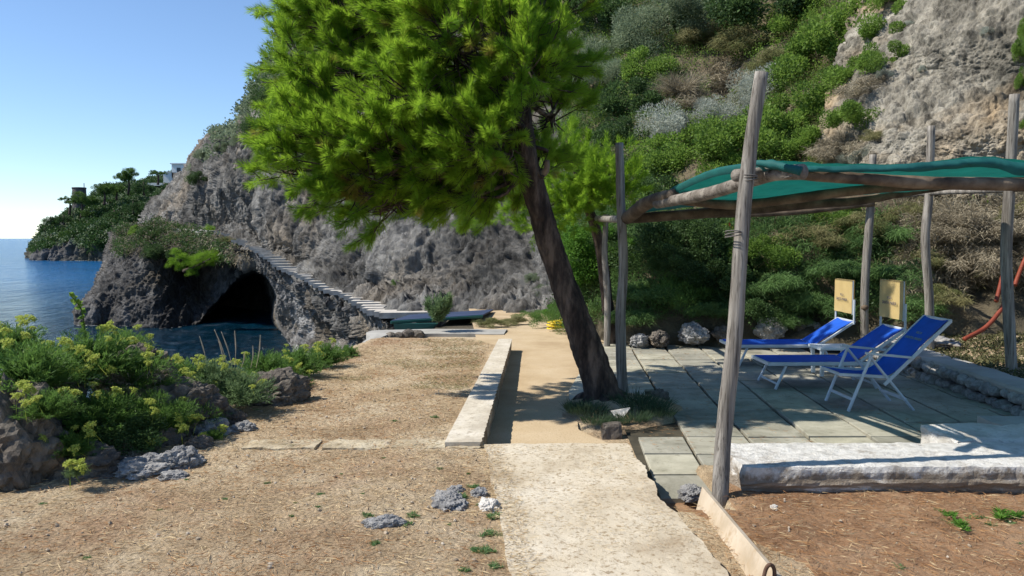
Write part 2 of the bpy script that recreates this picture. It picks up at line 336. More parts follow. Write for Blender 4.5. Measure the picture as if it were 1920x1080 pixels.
# ------------------------------------------------------------------ ground heightfield
L = -0.20; SOIL = -0.13
EX = ([-2, 4.0, 5.0, 5.8, 6.8, 8.5, 10.5, 12.2, 13.6, 14.2, 15.2, 17, 20, 24, 30], [-7, -4.6, -3.9, -3.3, -3.0, -2.75, -2.55, -2.5, -2.3, -2.2, -2.0, -1.6, -1.5, -1.3, -1.2])
def wx(y): return -.235+.036*(y-6.1)        # right edge of the low wall
def px_right(y): return np.interp(y, [-2, 3.6, 4.8, 6.08], [1.25, 1.04, .92, .90])
def px_left(y): return np.interp(y, [-2, 3.6, 6.08], [.08, .0, -.21])
def gh(x, y):
    x = np.asarray(x, float); y = np.asarray(y, float)
    q = np.stack([x, y, 0*x], -1)
    left = .0+.035*fbm(q*.6, 3)+.014*fbm(q*4, 3)+.009*fbm(q*11, 3)-.012*np.clip(y-6, 0, 8)
    low = L-.05+0*x
    right = SOIL+.03*fbm(q*1.1+9, 3)+.012*fbm(q*5, 3)
    z = left
    m = (x > wx(y)-.14) & (y > 6.0) & (y <= 12.75); z = np.where(m, low, z)
    m = (y > 12.6)&(x > -.28-(y-12.6)*.9); z = np.where(m, low, z)
    z = np.where((y > 13.5), low-.02*np.clip(y-15, 0, 9), z)
    m = (x > px_left(y)+.08) & (y <= 6.02); z = np.where(m, -.16, z)
    m = (x > px_right(y)-.06) & (y <= 6.02) & ~((x < 1.42) & (y > 5.05)); z = np.where(m, right, z)
    m = (x < 1.42) & (x > .8) & (y > 5.0) & (y < 6.1); z = np.where(m, np.minimum(z, L-.03), z)
    m = (x > 5.5) & (y > 5.6); z = np.where(m, .05+.04*fbm(q*1.5, 3)+.10*np.clip(x-6, 0, 6), z)
    tr = np.exp(-(((x-1.15)/.62)**2+((y-8.35)/.75)**2)**1.5*1.0*(1+.8*fbm(q*1.6+4, 3)))*.17; z = np.where((y > 6.9) & (y < 10.2) & (x < 1.95), z+tr, z)
    e = np.interp(y, *EX); dd = e-x
    z = np.where(dd > 0, np.minimum(z, z-dd*1.15-.25*dd*fbm(q*1.3, 3)), z)
    z = np.where(dd > -.4, z+.06*fbm(q*3, 3)*sstep(-.4, .3, dd), z)
    return np.maximum(z, -5.2)
def heightfield(name, x0, x1, y0, y1, s, mat, dz=0.):
    xs = np.arange(x0, x1+s/2, s); ys = np.arange(y0, y1+s/2, s); X, Y = np.meshgrid(xs, ys, indexing='ij')
    Z = gh(X, Y)+dz; V = np.stack([X, Y, Z], -1)
    o = mk(name, V, gridfaces(len(xs), len(ys), True), mat, None, False); o['kind'] = 'structure'; return o
heightfield('ground', -6.4, 9.0, 2.4, 16.0, .045, M['earth'])
heightfield('ground_back', -9.6, 14, 16.0, 30, .14, M['hill'], -.01)
heightfield('ground_front', -9, 12, -3, 2.4, .15, M['earth'])
heightfield('ground_left', -11.2, -6.4, 2.4, 16, .15, M['earth'])
heightfield('ground_right', 9.0, 14, 2.4, 16, .2, M['earth'])
# red soil bed in front of the white wall
xs = np.arange(1.0, 7, .04); ys = np.arange(2.2, 5.62, .04); X, Y = np.meshgrid(xs, ys, indexing='ij')
q = np.stack([X, Y, 0*X], -1); edge = px_right(Y)+.12+.42*sstep(5.3, 4.0, Y)+.05*fbm(q*3, 3)
Z = gh(X, Y)+np.where(X > edge, .012+.02*fbm(q*9, 3), -.05)
o = mk('soil_bed', np.stack([X, Y, Z], -1), gridfaces(len(xs), len(ys), True), M['redsoil']); o['kind'] = 'structure'
# foreground concrete path (raised slab with ragged edges)
nu, nv = 90, 240
yy = np.linspace(-2, 6.09, nv); uu = np.linspace(0, 1, nu); U, Y = np.meshgrid(uu, yy, indexing='ij')
q1 = np.stack([0*Y, Y*3.2, 0*Y], -1); xl = px_left(Y)+.03*fbm(q1, 4); xr = px_right(Y)+.05*fbm(q1+31, 5)+.02*fbm(q1*5+3, 3)
X = xl+(xr-xl)*U; q = np.stack([X, Y, 0*X], -1)
Z = .012+.012*fbm(q*1.6, 3)+.006*fbm(q*9, 3)
Y2 = np.where(np.arange(nv)[None] == nv-1, Y+.012*fbm(q*8, 2), Y)
top = np.stack([X, Y2, Z], -1)
ring = np.concatenate([top[:, 0], top[-1, 1:], top[::-1, -1][1:], top[0, ::-1][1:-1]]); nr = len(ring)
low = ring.copy(); low[:, 2] = -.32; cen = ring.mean(0); low[:, 0] += np.where(low[:, 0] > .4, -.03, .03)
V = np.concatenate([top.reshape(-1, 3), ring, low]); b = nu*nv; i = np.arange(nr); j = (i+1) % nr
fc = np.concatenate([gridfaces(nu, nv, True), np.stack([b+i, b+j, b+nr+j, b+nr+i], 1)])
mk('path', V, fc, M['path'])['kind'] = 'structure'
# sunken sandy path
ys = np.arange(6.05, 22, .06); nu = 50
e_r = np.interp(ys, [6, 6.7, 7.4, 9.4, 10.5, 12.8, 13.6, 15, 22], [.95, .95, .62, .8, .95, 1.35, 1.75, 2.2, 1.2]); e_l = np.where(ys < 12.8, wx(ys)-.05, np.interp(ys, [12.8, 13.6, 22], [-.25, -.6, -1.2]))
V = np.zeros((nu, len(ys), 3)); U = np.linspace(0, 1, nu)[:, None]; V[..., 0] = e_l+(e_r-e_l)*U+.02*fbm(np.stack([ys*2, ys*0, ys*0], -1), 3)*U; V[..., 1] = ys
V[..., 2] = np.where(ys > 15, L-.02*(ys-15), L)+.008*fbm(V*2, 3)
mk('sandy_path', V, gridfaces(nu, len(ys), True), M['sand'])['kind'] = 'structure'
# low concrete apron left of the terrace
pts = [(1.05, 9.2), (.78, 9.5), (.66, 8.6), (.7, 9.3), (.95, 10.8), (1.35, 12.6), (1.75, 12.9), (1.55, 9.5)]
mk('apron_path', [(x, y, L+.016) for x, y in [(.62, 8.35), (1.4, 8.35), (1.62, 9.6), (1.95, 12.95), (1.42, 12.95), (1.08, 11.3), (.84, 10.2), (.66, 9.2)]], [tuple(range(8))], M['slab'])['kind'] = 'structure'
# terrace paving : one dirt bed plus the slabs
mk('terrace_bed', [(1.0, 5.75, L-.012), (5.6, 5.75, L-.012), (6.4, 13.2, L-.012), (1.3, 13.2, L-.012)], [(0, 1, 2, 3)], M['joint'])['kind'] = 'structure'
mb = MB(); rr = random.Random(4); tv = []
S = .553; xa = G(1283, 822, L)[0]; ya = 7.07; sk = .067
for k in range(-1, 8):
    for j in range(-3, 11):
        y0 = ya+j*S*1.03
        if k == -1 and (-1 < j < 4): continue
        if k == -1 and j <= -1: y0 += .0
        if y0 < 5.95 and k > 0: continue
        g = .017; x0 = xa+k*S
        if k == -1: x0 += (.12 if j < 0 else 0)
        if x0+.067*(y0-ya) > 5.15+.05*j*.6: continue
        if k >= 5 and j > 7: continue
        dz = rr.uniform(-.004, .004); tl = rr.uniform(-.003, .003); rz = rr.uniform(-.006, .006)
        x1 = xa+(k+1)*S-g; x0 += g; ya0 = y0+g*.6; ya1 = y0+S*1.03-g*.6
        if k == -1 and j < 0: x1 = xa-g
        c = [(x0+sk*(ya0-ya)+rz, ya0), (x1+sk*(ya0-ya)+rz, ya0+rz), (x1+sk*(ya1-ya), ya1+rz), (x0+sk*(ya1-ya), ya1)]
        zt = L+.022+dz
        V = [(x, y, L-.03) for x, y in c]+[(x, y, zt-.004+tl*i) for i, (x, y) in enumerate(c)]
        cx = sum(x for x, y in c)/4; cy = sum(y for x, y in c)/4
        V += [(cx+(x-cx)*.975, cy+(y-cy)*.975, zt+tl*i) for i, (x, y) in enumerate(c)]
        mb.add(V, [(0, 1, 5, 4), (1, 2, 6, 5), (2, 3, 7, 6), (3, 0, 4, 7), (4, 5, 9, 8), (5, 6, 10, 9), (6, 7, 11, 10), (7, 4, 8, 11), (8, 9, 10, 11)]); tv += [rr.random()]*12
mk('terrace_paving', mb.v, mb.f, M['slabs'], None, False, tv)['kind'] = 'structure'
# cross line of tufa edging stones in the earth, each stone its own thing
def rough_box(x0, y0, z0, x1, y1, z1, s, amp, fs, seed=0, taper=0., rnd=0.):
    nx, ny, nz = [max(2, int(round(d/s))+1) for d in (x1-x0, y1-y0, z1-z0)]
    V = []; Fc = []
    def face(o, a, bb, na, nb):
        b = len(V)
        for i in range(na):
            for j in range(nb):
                V.append([o[k]+a[k]*i/(na-1)+bb[k]*j/(nb-1) for k in range(3)])
        for i in range(na-1):
            for j in range(nb-1): Fc.append((b+i*nb+j, b+(i+1)*nb+j, b+(i+1)*nb+j+1, b+i*nb+j+1))
    X, Y, Z = x1-x0, y1-y0, z1-z0
    face((x0, y0, z1), (X, 0, 0), (0, Y, 0), nx, ny); face((x0, y0, z0), (X, 0, 0), (0, 0, Z), nx, nz); face((x0, y1, z1), (X, 0, 0), (0, 0, -Z), nx, nz)
    face((x0, y0, z1), (0, Y, 0), (0, 0, -Z), ny, nz); face((x1, y0, z0), (0, Y, 0), (0, 0, Z), ny, nz)
    V = np.array(V); c = np.array([(x0+x1)/2, (y0+y1)/2, (z0+z1)/2]); h = np.array([X, Y, Z])/2
    if rnd:
        d = (V-c)/h; ex = np.abs(d); k = np.sort(ex, 1)[:, 1]; sh = rnd*sstep(.8, 1, k)[:, None]; V = V-(np.sign(d)*np.minimum(h, h.min()))*sh
    q = V*fs+seed
    D = np.stack([fbm(q, 4), fbm(q+50, 4), fbm(q+90, 4)], -1)*amp
    return V+D, Fc
xe = [(-2.08, -1.5), (-1.46, -.95), (-.93, -.5), (-.5, -.235)]
for n_, (a, b_) in enumerate(xe):
    V, fc = rough_box(a+.01, 6.02-.03, -.1, b_-.01, 6.24, .004, .02, .022, 8, n_*7)
    lab = ['leftmost tufa edging block, half sunk in the dry earth beside the grey rocks', 'second tufa edging block from the left, set across the earth', 'longish tufa edging block third from the left in the earth', 'short tufa edging block touching the near end of the low wall'][n_]
    tag(mk('edging_block', V, fc, M['edge']), lab, 'edging stone', 'edging blocks set across the earth')
# low rendered wall between earth and sunken path
nv = 150; ys = np.linspace(6.06, 12.75, nv)
def wall_strip():
    prof_l = np.interp(ys, [6.1, 12.7], [-.52, -.215]); prof_r = wx(ys)
    prof_l[-1] += .05; prof_r[-1] -= .05
    V = []; cols_ = []
    zt = .03-.006*(ys-6)
    prof = []
    for t in np.linspace(0, 1, 9): prof.append((prof_l+(prof_r-prof_l)*t, zt))
    for t in np.linspace(0, 1, 8)[1:]: prof.append((prof_r+.0*ys, zt-(zt-L+.05)*t))
    pl = [(prof_l, zt-.25)]+prof
    A = np.stack([np.stack([x, ys, z], -1) for x, z in pl], 0)
    q = A*7; N_ = np.zeros_like(A); n = fbm(q, 4); 
    A[..., 2] += .008*n; A[10:, :, 0] += .03*fbm(A[10:]*np.array([5, 9, 9]), 4)-.012; A[9:11, :, 0] += .02*fbm(A[9:11]*np.array([0, 14, 0]), 3)
    return A
A = wall_strip()
lw = empty('low_wall', (-.35, 9.4, 0)); tag(lw, 'long low rendered wall between the dry earth and the sunken sandy path', 'wall')
Aloc = A-np.array([-.35, 9.4, 0])
mk('wall_top', Aloc[:10], gridfaces(10, nv, False), M['walltop'], lw)
sd_ = Aloc[9:]; mk('wall_face', sd_, gridfaces(len(sd_), nv, False), M['wallside'], lw)
ecap = [Aloc[k, 0] for k in range(len(Aloc))]; ecap2 = [Aloc[k, -1] for k in range(len(Aloc))]
mk('wall_end', ecap, [tuple(range(len(ecap)))], M['walltop'], lw); mk('wall_end', ecap2, [tuple(range(len(ecap)))[::-1]], M['walltop'], lw)
# whitewashed wall in the right foreground
V, fc = rough_box(1.56, 5.30, -.36, 7.2, 5.94, .065, .022, .016, 7, 2, rnd=.035)
q = V*np.array([2.2, 2, 14]); front = V[:, 1] < 5.5; top_ = V[:, 2] > .03
V[:, 1] += np.where(front, -.022*sstep(-.12, .02, V[:, 2])*(.5+.5*fbm(V*5, 3))-.018*np.exp(-((V[:, 2]+.06+.02*fbm(V*2, 2))/.015)**2), 0)
V[:, 1] += np.where(front, .03*sstep(-.03, -.13, V[:, 2])*(.6+.6*fbm(V*3, 2)), 0)
V[:, 0] += np.where(V[:, 0] < 1.7, .07*fbm(V*4, 3), 0)
ww = empty('whitewashed_wall', (4.4, 5.63, SOIL)); tag(ww, 'thick low wall with white lime top and grey-brown front with its shade painted in, beside the leaning foreground post', 'wall')
def whitewall():
    m, nt, N, Lk, b = newmat('shade_toned_limewash'); co = coords(nt, (1, 1, 1)); co2 = coords(nt, (.7, 1, 4))
    tc = N.new('ShaderNodeNewGeometry'); sp = N.new('ShaderNodeSeparateXYZ'); Lk.new(tc.outputs['Normal'], sp.inputs[0])
    p = N.new('ShaderNodeSeparateXYZ'); tcc = N.new('ShaderNodeTexCoord'); Lk.new(tcc.outputs['Object'], p.inputs[0])
    nz = noise(nt, co, 7, 8, .7)
    up = mth(nt, 'ADD', mth(nt, 'MULTIPLY', mth(nt, 'SUBTRACT', p.outputs[2], .15), 16.0), mth(nt, 'ADD', .5, mth(nt, 'MULTIPLY', mth(nt, 'SUBTRACT', nz, .5), 5.5)))
    fac = ramp(nt, up, [(.0, (0, 0, 0)), (1, (1, 1, 1))])
    wht = ramp(nt, noise(nt, co, 12, 5, .6), [(.3, (.50, .48, .44)), (.6, (.72, .70, .66))])
    grey = ramp(nt, noise(nt, co2, 3, 8, .7), [(.3, (.13, .095, .06)), (.50, (.27, .22, .165)), (.60, (.40, .35, .29)), (.65, (.74, .71, .66))])  # front's shade put into the grey-brown, white flecks for raking highlights
    c = mix(nt, fac, grey, wht); Lk.new(c, b.inputs['Base Color']); b.inputs['Roughness'].default_value = .95
    Lk.new(bump(nt, noise(nt, co, 26, 9, .75), .9, .035), b.inputs['Normal']); return m
mk('wall_body', V-np.array([4.4, 5.63, SOIL]), fc, whitewall(), ww)
V, fc = rough_box(3.42, 6.02, L-.05, 5.6, 6.62, .055, .03, .03, 6, 12, rnd=.1)
ww2 = tag(mk('plastered_block', V, fc, M['plaster']), 'short white plastered block on the paving just behind the whitewashed wall', 'wall block')
V, fc = rough_box(4.2, 6.64, L-.05, 6.3, 7.1, .0, .05, .02, 5, 22)
tag(mk('cement_step', V, fc, M['cement']), 'grey cement step between the white block and the rubble wall', 'step')
# pale plank with iron loop
a = G(1324, 915, SOIL+.10); b_ = G(1470, 1085, SOIL+.13); a2 = a+(a-b_)*0; bb = b_+(b_-a)*.35
pk = empty('timber_board', tuple((a+b_)/2)); tag(pk, 'pale timber board on edge, leaning in the soil by the post foot', 'board')
d_ = (bb-a); d_ /= np.linalg.norm(d_); up_ = np.array([.35, -.35, 1.]); up_ -= d_*(up_@d_); up_ /= np.linalg.norm(up_); nn = np.cross(d_, up_)
Wd = .17; V = []
for e, sh in ((a, .05), (bb, 0)):
    for s_, t_ in ((0, 0), (0, 1), (1, 1), (1, 0)): V.append(e-up_*Wd*s_+nn*.028*t_+d_*sh*s_-np.array((a+b_)/2))
mk('board', V, [(3, 2, 1, 0), (4, 5, 6, 7), (0, 1, 5, 4), (1, 2, 6, 5), (2, 3, 7, 6), (3, 0, 4, 7)], M['plank'], pk)
c = G(1424, 1092, SOIL+.1)-.03*nn; u = np.array([.03, 0, 0])
lp = [c+[-.022, 0, -.16], c+[-.018, 0, -.05], c+[-.005, -.01, .07], c+[.02, -.01, .10], c+[.042, 0, .06], c+[.035, .01, -.05], c+[.0, .01, -.16]]
tag(tube('iron_loop', lp, [.0095]*7, M['rust'], seg=10, n=60), 'rusty ribbed iron loop sticking up beside the pale board', 'rebar')
# ------------------------------------------------------------------ sheets of rock and hillside
def sheet(name, cols, nu, nv, mat, disp, cave=None, smooth=True):
    A = np.array([[P(*c) for c in col] for col in cols])
    B = catmull(A, nu); B = catmull(B.transpose(1, 0, 2), nv).transpose(1, 0, 2)
    N_ = gridnormals(B); s = np.sign((N_*(C0-B)).sum(-1).mean()); N_ = N_*s
    B = B+N_*disp(B)[..., None]
    if cave: B = cave(B)
    N2 = gridnormals(B)*s
    o = mk(name, B, gridfaces(nu, nv, s < 0), mat, None, smooth); o['kind'] = 'structure'
    px, py = proj(B); return dict(P=B, N=N2, px=px, py=py)
def on(sh, px, py):
    d = (sh['px']-px)**2+(sh['py']-py)**2; i = np.unravel_index(np.argmin(d), d.shape); return sh['P'][i], sh['N'][i]
def dcliff(a1, a2, a3, s=1.):
    def f(B):
        q = B*np.array([1, 1, .55])/s
        return a1*fbm(q*.16, 3)+a2*1.1*crag(q*.42*np.array([1, 1, .7])+5)+a2*.7*fbm(q*np.array([.9, .9, .45]), 4, True, .6)+a3*1.2*crag(q*1.5+9, 2)+a3*.5*crag(q*np.array([4, 4, 2.4]), 5)+.07*s*fbm(q*7, 3, True)
    return f
colsL = [
 [(250, 432, 82), (235, 480, 80), (225, 530, 80), (215, 570, 80), (205, 620, 80), (200, 660, 80)],
 [(224, 440, 62), (212, 480, 60), (199, 520, 58), (180, 555, 56), (152, 582, 54.5), (148, 640, 54)],
 [(262, 434, 58), (252, 475, 54.5), (246, 520, 53), (232, 560, 52), (218, 595, 51.5), (212, 650, 51)],
 [(330, 432, 57), (325, 475, 54), (320, 520, 52), (312, 560, 51), (305, 605, 50), (300, 655, 49)],
 [(400, 436, 50.6), (400, 475, 50.6), (396, 520, 50), (390, 560, 49.5), (385, 600, 48.5), (380, 655, 48)],
 [(452, 455, 46.8), (452, 490, 47.5), (450, 525, 47), (448, 560, 47), (446, 600, 47), (444, 655, 46)],
 [(498, 473, 42.0), (502, 498, 42.8), (510, 535, 43.5), (520, 570, 43.8), (526, 600, 44), (528, 655, 43.5)],
 [(530, 496, 38.6), (532, 518, 40.2), (538, 550, 42), (545, 580, 42.5), (548, 610, 43), (548, 655, 42)],
 [(560, 511, 36.2), (562, 535, 37.6), (566, 565, 39.5), (570, 590, 40.5), (572, 620, 41), (572, 670, 39)],
 [(620, 543, 30.6), (620, 565, 32.6), (620, 595, 35), (618, 620, 36), (616, 650, 35.5), (614, 700, 33)],
 [(690, 569, 25.8), (688, 592, 27.6), (682, 615, 30), (676, 640, 31), (672, 672, 30), (670, 760, 27)],
 [(748, 592, 22.4), (746, 608, 23.2), (742, 628, 24.5), (738, 650, 25), (732, 700, 24), (725, 800, 21)],
 [(840, 606, 19.5), (836, 620, 19.5), (830, 645, 19.5), (825, 680, 19), (815, 740, 18.5), (800, 830, 18)]]
def cave(B):
    px, py = proj(B)
    # arch mouth: right edge leans from (496,500) to (526,615), roof near y 497, fades to the left
    xr_ = 492+(py-490)*.285+9*np.sin(py*.06)+9*fbm(B*.5, 3); top_y = np.interp(px, [370, 398, 430, 465, 500], [612, 572, 535, 508, 493])+14*fbm(B*.45+7, 3)
    m = sstep(0, 7, xr_-px)*sstep(0, 16, py-top_y)*sstep(345, 375, px)
    shade = sstep(0, 14, (478+(py-470)*.35)-px)*sstep(468, 500, py)*sstep(285, 400, px)*(1-.3*sstep(540, 620, py))   # overhanging alcove round the mouth
    k = 1+.30*m+.13*shade
    return C0+(B-C0)*k[..., None]
H1 = sheet('headland_cliff', colsL, 620, 260, M['headland'], dcliff(.5, .55, .25), cave)
colsR = [c for c in colsL[6:]]
colsU = [
 [(280, 432, 84), (282, 420, 84), (284, 405, 84), (286, 395, 85), (290, 385, 86), (292, 378, 90)],
 [(292, 434, 61), (292, 418, 62), (296, 400, 64), (303, 388, 67), (310, 380, 72), (312, 376, 80)],
 [(340, 433, 57.5), (340, 410, 58), (345, 390, 58.5), (350, 360, 61), (358, 335, 66), (362, 325, 76)],
 [(400, 437, 53.5), (395, 410, 54), (392, 370, 54), (395, 330, 56), (402, 280, 60), (410, 262, 70)],
 [(440, 462, 49.4), (436, 420, 52), (434, 380, 52), (440, 330, 51), (450, 275, 55), (460, 252, 66)],
 [(470, 474, 46.6), (462, 425, 51), (458, 380, 50.5), (466, 300, 49), (480, 215, 52), (492, 172, 60)],
 [(503, 486, 43.4), (498, 450, 48), (496, 405, 47.5), (502, 300, 46), (532, 160, 49), (575, 60, 56)],
 [(528, 500, 40.6), (520, 462, 43), (512, 420, 43), (520, 300, 44), (550, 120, 47), (590, -40, 55)],
 [(560, 517, 37.6), (556, 480, 40), (550, 430, 39.5), (560, 300, 42), (600, 100, 46), (660, -100, 56)],
 [(620, 548, 32.2), (622, 505, 34.6), (618, 440, 36.5), (630, 300, 40), (670, 100, 45), (720, -150, 56)],
 [(690, 578, 27.6), (692, 540, 30.5), (690, 460, 32.5), (700, 300, 37), (730, 100, 43), (770, -180, 54)],
 [(755, 598, 23.8), (758, 560, 27), (755, 470, 29), (765, 300, 35), (790, 100, 41), (820, -200, 52)],
 [(850, 590, 23), (850, 560, 25), (850, 470, 27), (860, 320, 32), (880, 100, 38), (900, -220, 50)],
 [(950, 596, 21.5), (950, 560, 23), (950, 480, 25), (960, 320, 29), (970, 100, 35), (980, -240, 46)],
 [(1040, 610, 20), (1040, 570, 21), (1045, 480, 23), (1050, 320, 26), (1060, 100, 32), (1070, -260, 43)],
 [(1120, 625, 18.5), (1125, 570, 19.5), (1130, 480, 21), (1140, 320, 24), (1150, 100, 29), (1160, -280, 40)]]
colsU = [[(c[0][0], c[0][1]+(22 if 430 < c[0][0] < 570 else 45), c[0][2]+.3)]+c for c in colsU]
H2 = sheet('bay_cliff', colsU, 700, 420, M['cliff'], dcliff(.5, .7, .26))
colsH = [
 [(1050, 655, 15.5), (1050, 560, 16.5), (1050, 480, 17.5), (1060, 400, 19.5), (1060, 300, 22), (1060, 150, 28), (1060, 0, 33), (1060, -300, 42)],
 [(1180, 662, 13.3), (1180, 560, 14), (1180, 480, 14.6), (1180, 400, 16.2), (1180, 300, 18.8), (1180, 150, 24), (1180, 0, 29), (1180, -300, 38)],
 [(1350, 660, 13.0), (1350, 560, 13.5), (1350, 480, 14), (1350, 400, 15.3), (1350, 300, 17.5), (1350, 150, 22), (1350, 0, 26.5), (1350, -300, 34)],
 [(1500, 655, 12.7), (1500, 560, 13.2), (1500, 480, 13.6), (1500, 400, 14.7), (1500, 300, 16.4), (1500, 150, 20), (1500, 0, 23.5), (1500, -300, 30)],
 [(1650, 655, 12.2), (1650, 560, 12.7), (1650, 480, 13.1), (1650, 400, 13.9), (1650, 300, 15.2), (1650, 150, 17.4), (1650, 0, 19.5), (1650, -300, 25)],
 [(1800, 660, 11.6), (1800, 560, 12.4), (1800, 480, 12.7), (1800, 400, 13.1), (1800, 300, 14.2), (1800, 150, 15.8), (1800, 0, 17), (1800, -300, 21)],
 [(1960, 665, 11.1), (1960, 560, 12), (1960, 480, 12.3), (1960, 400, 12.6), (1960, 300, 13.5), (1960, 150, 14.8), (1960, 0, 16), (1960, -300, 19)],
 [(2400, 690, 9), (2400, 560, 10), (2400, 480, 10.4), (2400, 400, 11), (2400, 300, 12), (2400, 150, 13), (2400, 0, 14), (2400, -300, 17)]]
def dhill(B):
    px, py = proj(B); q = B
    rockm = sstep(1560, 1680, px-(py-150)*.1)*sstep(400, 330, py)
    soft = .55*fbm(q*.45, 3)+.30*fbm(q*1.2, 3)
    hard = .35*fbm(q*.45, 3)+.2*crag(q*1.2)
    hol = np.exp(-(((px-1360)/60)**2+((py-150)/45)**2))*-1.0
    return soft*(1-rockm)+hard*rockm+hol
def hillmat():
    m, nt, N, Lk, b = newmat('hillside'); co = coords(nt)
    base = ramp(nt, noise(nt, co, .9, 7, .65), [(.3, (.04, .036, .022)), (.5, (.11, .09, .055)), (.7, (.20, .16, .10))])
    Lk.new(base, b.inputs['Base Color']); b.inputs['Roughness'].default_value = 1
    Lk.new(bump(nt, noise(nt, co, 5, 8, .7), .9, .15), b.inputs['Normal']); return m
M['hillm'] = hillmat()
H3 = sheet('hillside', colsH, 420, 360, M['hillm'], dhill)
# tan rock wall: its own thicker sheet standing just proud of the slope
def crop(cols, lo, hi): return cols
colsT = [
 [(1540, 345, 16.2), (1540, 300, 16.4), (1540, 240, 17.2), (1560, 150, 18.8), (1580, 60, 20.3), (1600, -100, 23.5), (1600, -300, 27)],
 [(1640, 350, 14.6), (1640, 300, 15.0), (1640, 240, 15.9), (1650, 150, 17.1), (1680, 60, 18.3), (1700, -100, 20.5), (1700, -300, 24)],
 [(1720, 365, 14.0), (1720, 300, 14.4), (1720, 240, 15.2), (1730, 150, 16.2), (1740, 60, 17.2), (1760, -100, 19), (1760, -300, 22)],
 [(1820, 370, 13.4), (1820, 300, 13.8), (1820, 240, 14.4), (1820, 150, 15.3), (1820, 60, 16.2), (1820, -100, 17.6), (1820, -300, 20)],
 [(1960, 370, 12.9), (1960, 300, 13.2), (1960, 240, 13.7), (1960, 150, 14.4), (1960, 60, 15.2), (1960, -100, 16.4), (1960, -300, 18.6)],
 [(2400, 380, 11.0), (2400, 300, 11.5), (2400, 240, 12.0), (2400, 150, 12.6), (2400, 60, 13.2), (2400, -100, 14.4), (2400, -300, 16.6)]]
def dtan(B):
    q = B
    return .35*fbm(q*.45, 3)+  .24*crag(q*np.array([.9, .9, 1.0])+4)+.11*crag(q*np.array([3.6, 3.6, 5])+4, 3)+.025*fbm(q*14, 3, True)
colsT = [[(a, b, c-(.35 if b > 250 else .8 if b > 100 else 1.3)) for a, b, c in col] for col in colsT]
H4 = sheet('rock_face', colsT, 520, 460, M['tanrock'], dtan)
# far headland
colsF = [
 [(28, 482, 232), (34, 478, 240), (40, 474, 250), (48, 470, 270)],
 [(34, 492, 205), (50, 474, 207), (66, 452, 215), (74, 445, 235)],
 [(70, 492, 203), (72, 462, 206), (82, 439, 214), (90, 423, 235)],
 [(110, 492, 202), (112, 460, 205), (122, 429, 214), (130, 407, 240)],
 [(160, 492, 200), (162, 455, 203), (170, 419, 214), (178, 381, 245)],
 [(215, 492, 198), (217, 452, 202), (222, 409, 215), (228, 365, 250)],
 [(260, 494, 198), (262, 450, 202), (266, 404, 216), (272, 354, 255)],
 [(320, 494, 200), (322, 450, 205), (326, 390, 220), (330, 338, 258)],
 [(420, 494, 205), (420, 450, 212), (420, 385, 230), (420, 318, 265)]]
colsF = [[(c[0][0], c[0][1]+35, c[0][2]-2)]+c for c in colsF]
colsF = [[(a+float(np.interp(a, [28, 170], [42, 0])), b, c) for a, b, c in col] for col in colsF]
H5 = sheet('far_headland', colsF, 300, 160, M['far'], dcliff(2.2, 2.4, 1.0, 4.2))
foam = []
for sh, hw_, n_, s0, s1 in ((H1, .12, 700, .05, .28), (H5, .5, 500, .3, 1.3)):
    Pq = sh['P'].reshape(-1, 3); k = np.where(np.abs(Pq[:, 2]-seaz) < hw_)[0]; k = rg.choice(k, n_); c = Pq[k]+rg.normal(0, s0, (n_, 3))+[0, -2.2*s0, 0]; c[:, 2] = seaz+.05
    keep_ = fbm(c*[.4/s0*.1, .4/s0*.1, 0], 2) > .05; c = c[keep_]; m_ = len(c)
    D = np.stack([np.ones(m_), rg.normal(0, .3, m_), 0*np.ones(m_)], -1); sz = rg.uniform(s0, s1, m_); S_ = np.stack([-D[:, 1], D[:, 0], 0*sz], -1)*.25*rg.uniform(.4, 1, m_)[:, None]
    foam.append(np.stack([c, c+D*sz[:, None]*.5+S_*sz[:, None], c+D*sz[:, None], c+D*sz[:, None]*.5-S_*sz[:, None]], 1))
foam = np.concatenate(foam); o = mk('sea_foam', foam, qf(len(foam)), plain('foam', (.62, .66, .68), .8)); o['kind'] = 'stuff'
# ------------------------------------------------------------------ stairs up the cliff
st_pts = [P(*p) for p in [(772, 589, 22.2), (728, 581, 24.2), (700, 567, 26.4), (668, 550, 29), (636, 543, 30.8), (590, 519, 34), (560, 508, 36.5), (545, 503, 37.6), (515, 482, 40.4), (495, 468, 43), (478, 461, 45), (440, 447, 48.5), (405, 434, 52)]]
sp = catmull(np.array(st_pts), 600); seg = np.linalg.norm(np.diff(sp, axis=0), axis=1); cum = np.concatenate([[0], np.cumsum(seg)])
stair = empty('stone_staircase', tuple(st_pts[1])); tag(stair, 'long stone staircase climbing along the cliff foot over the sea cave', 'staircase')
n_st = 46; base = np.array(st_pts[1])
for i in range(n_st):
    s_ = cum[-1]*(i+.5)/n_st; k = np.searchsorted(cum, s_); p = sp[min(k, 599)]; k2 = min(k+4, 599); k1 = max(k-4, 0)
    hw = np.interp(s_, [0, 6, 20, 34], [.72, .56, .46, .46])+rg.uniform(-.05, .05); dl = .26; zt = p[2]+.05
    V = []
    for z in (zt-.16, zt-.0):
        for a_, b_ in ((-1, -1), (1, -1), (1, 1), (-1, 1)): V.append(np.array([p[0]+a_*hw+rg.normal(0, .015), p[1]+b_*dl+a_*.12, z])-base)
    mk('step', V, [(0, 3, 2, 1), (4, 5, 6, 7), (0, 1, 5, 4), (1, 2, 6, 5), (2, 3, 7, 6), (3, 0, 4, 7)], M['step'], stair)
lp = np.array([P(405, 434, 52), P(360, 431, 54.5), P(320, 429, 57), P(290, 430, 60)])
V, fc = [], []
cp = catmull(lp, 24); 
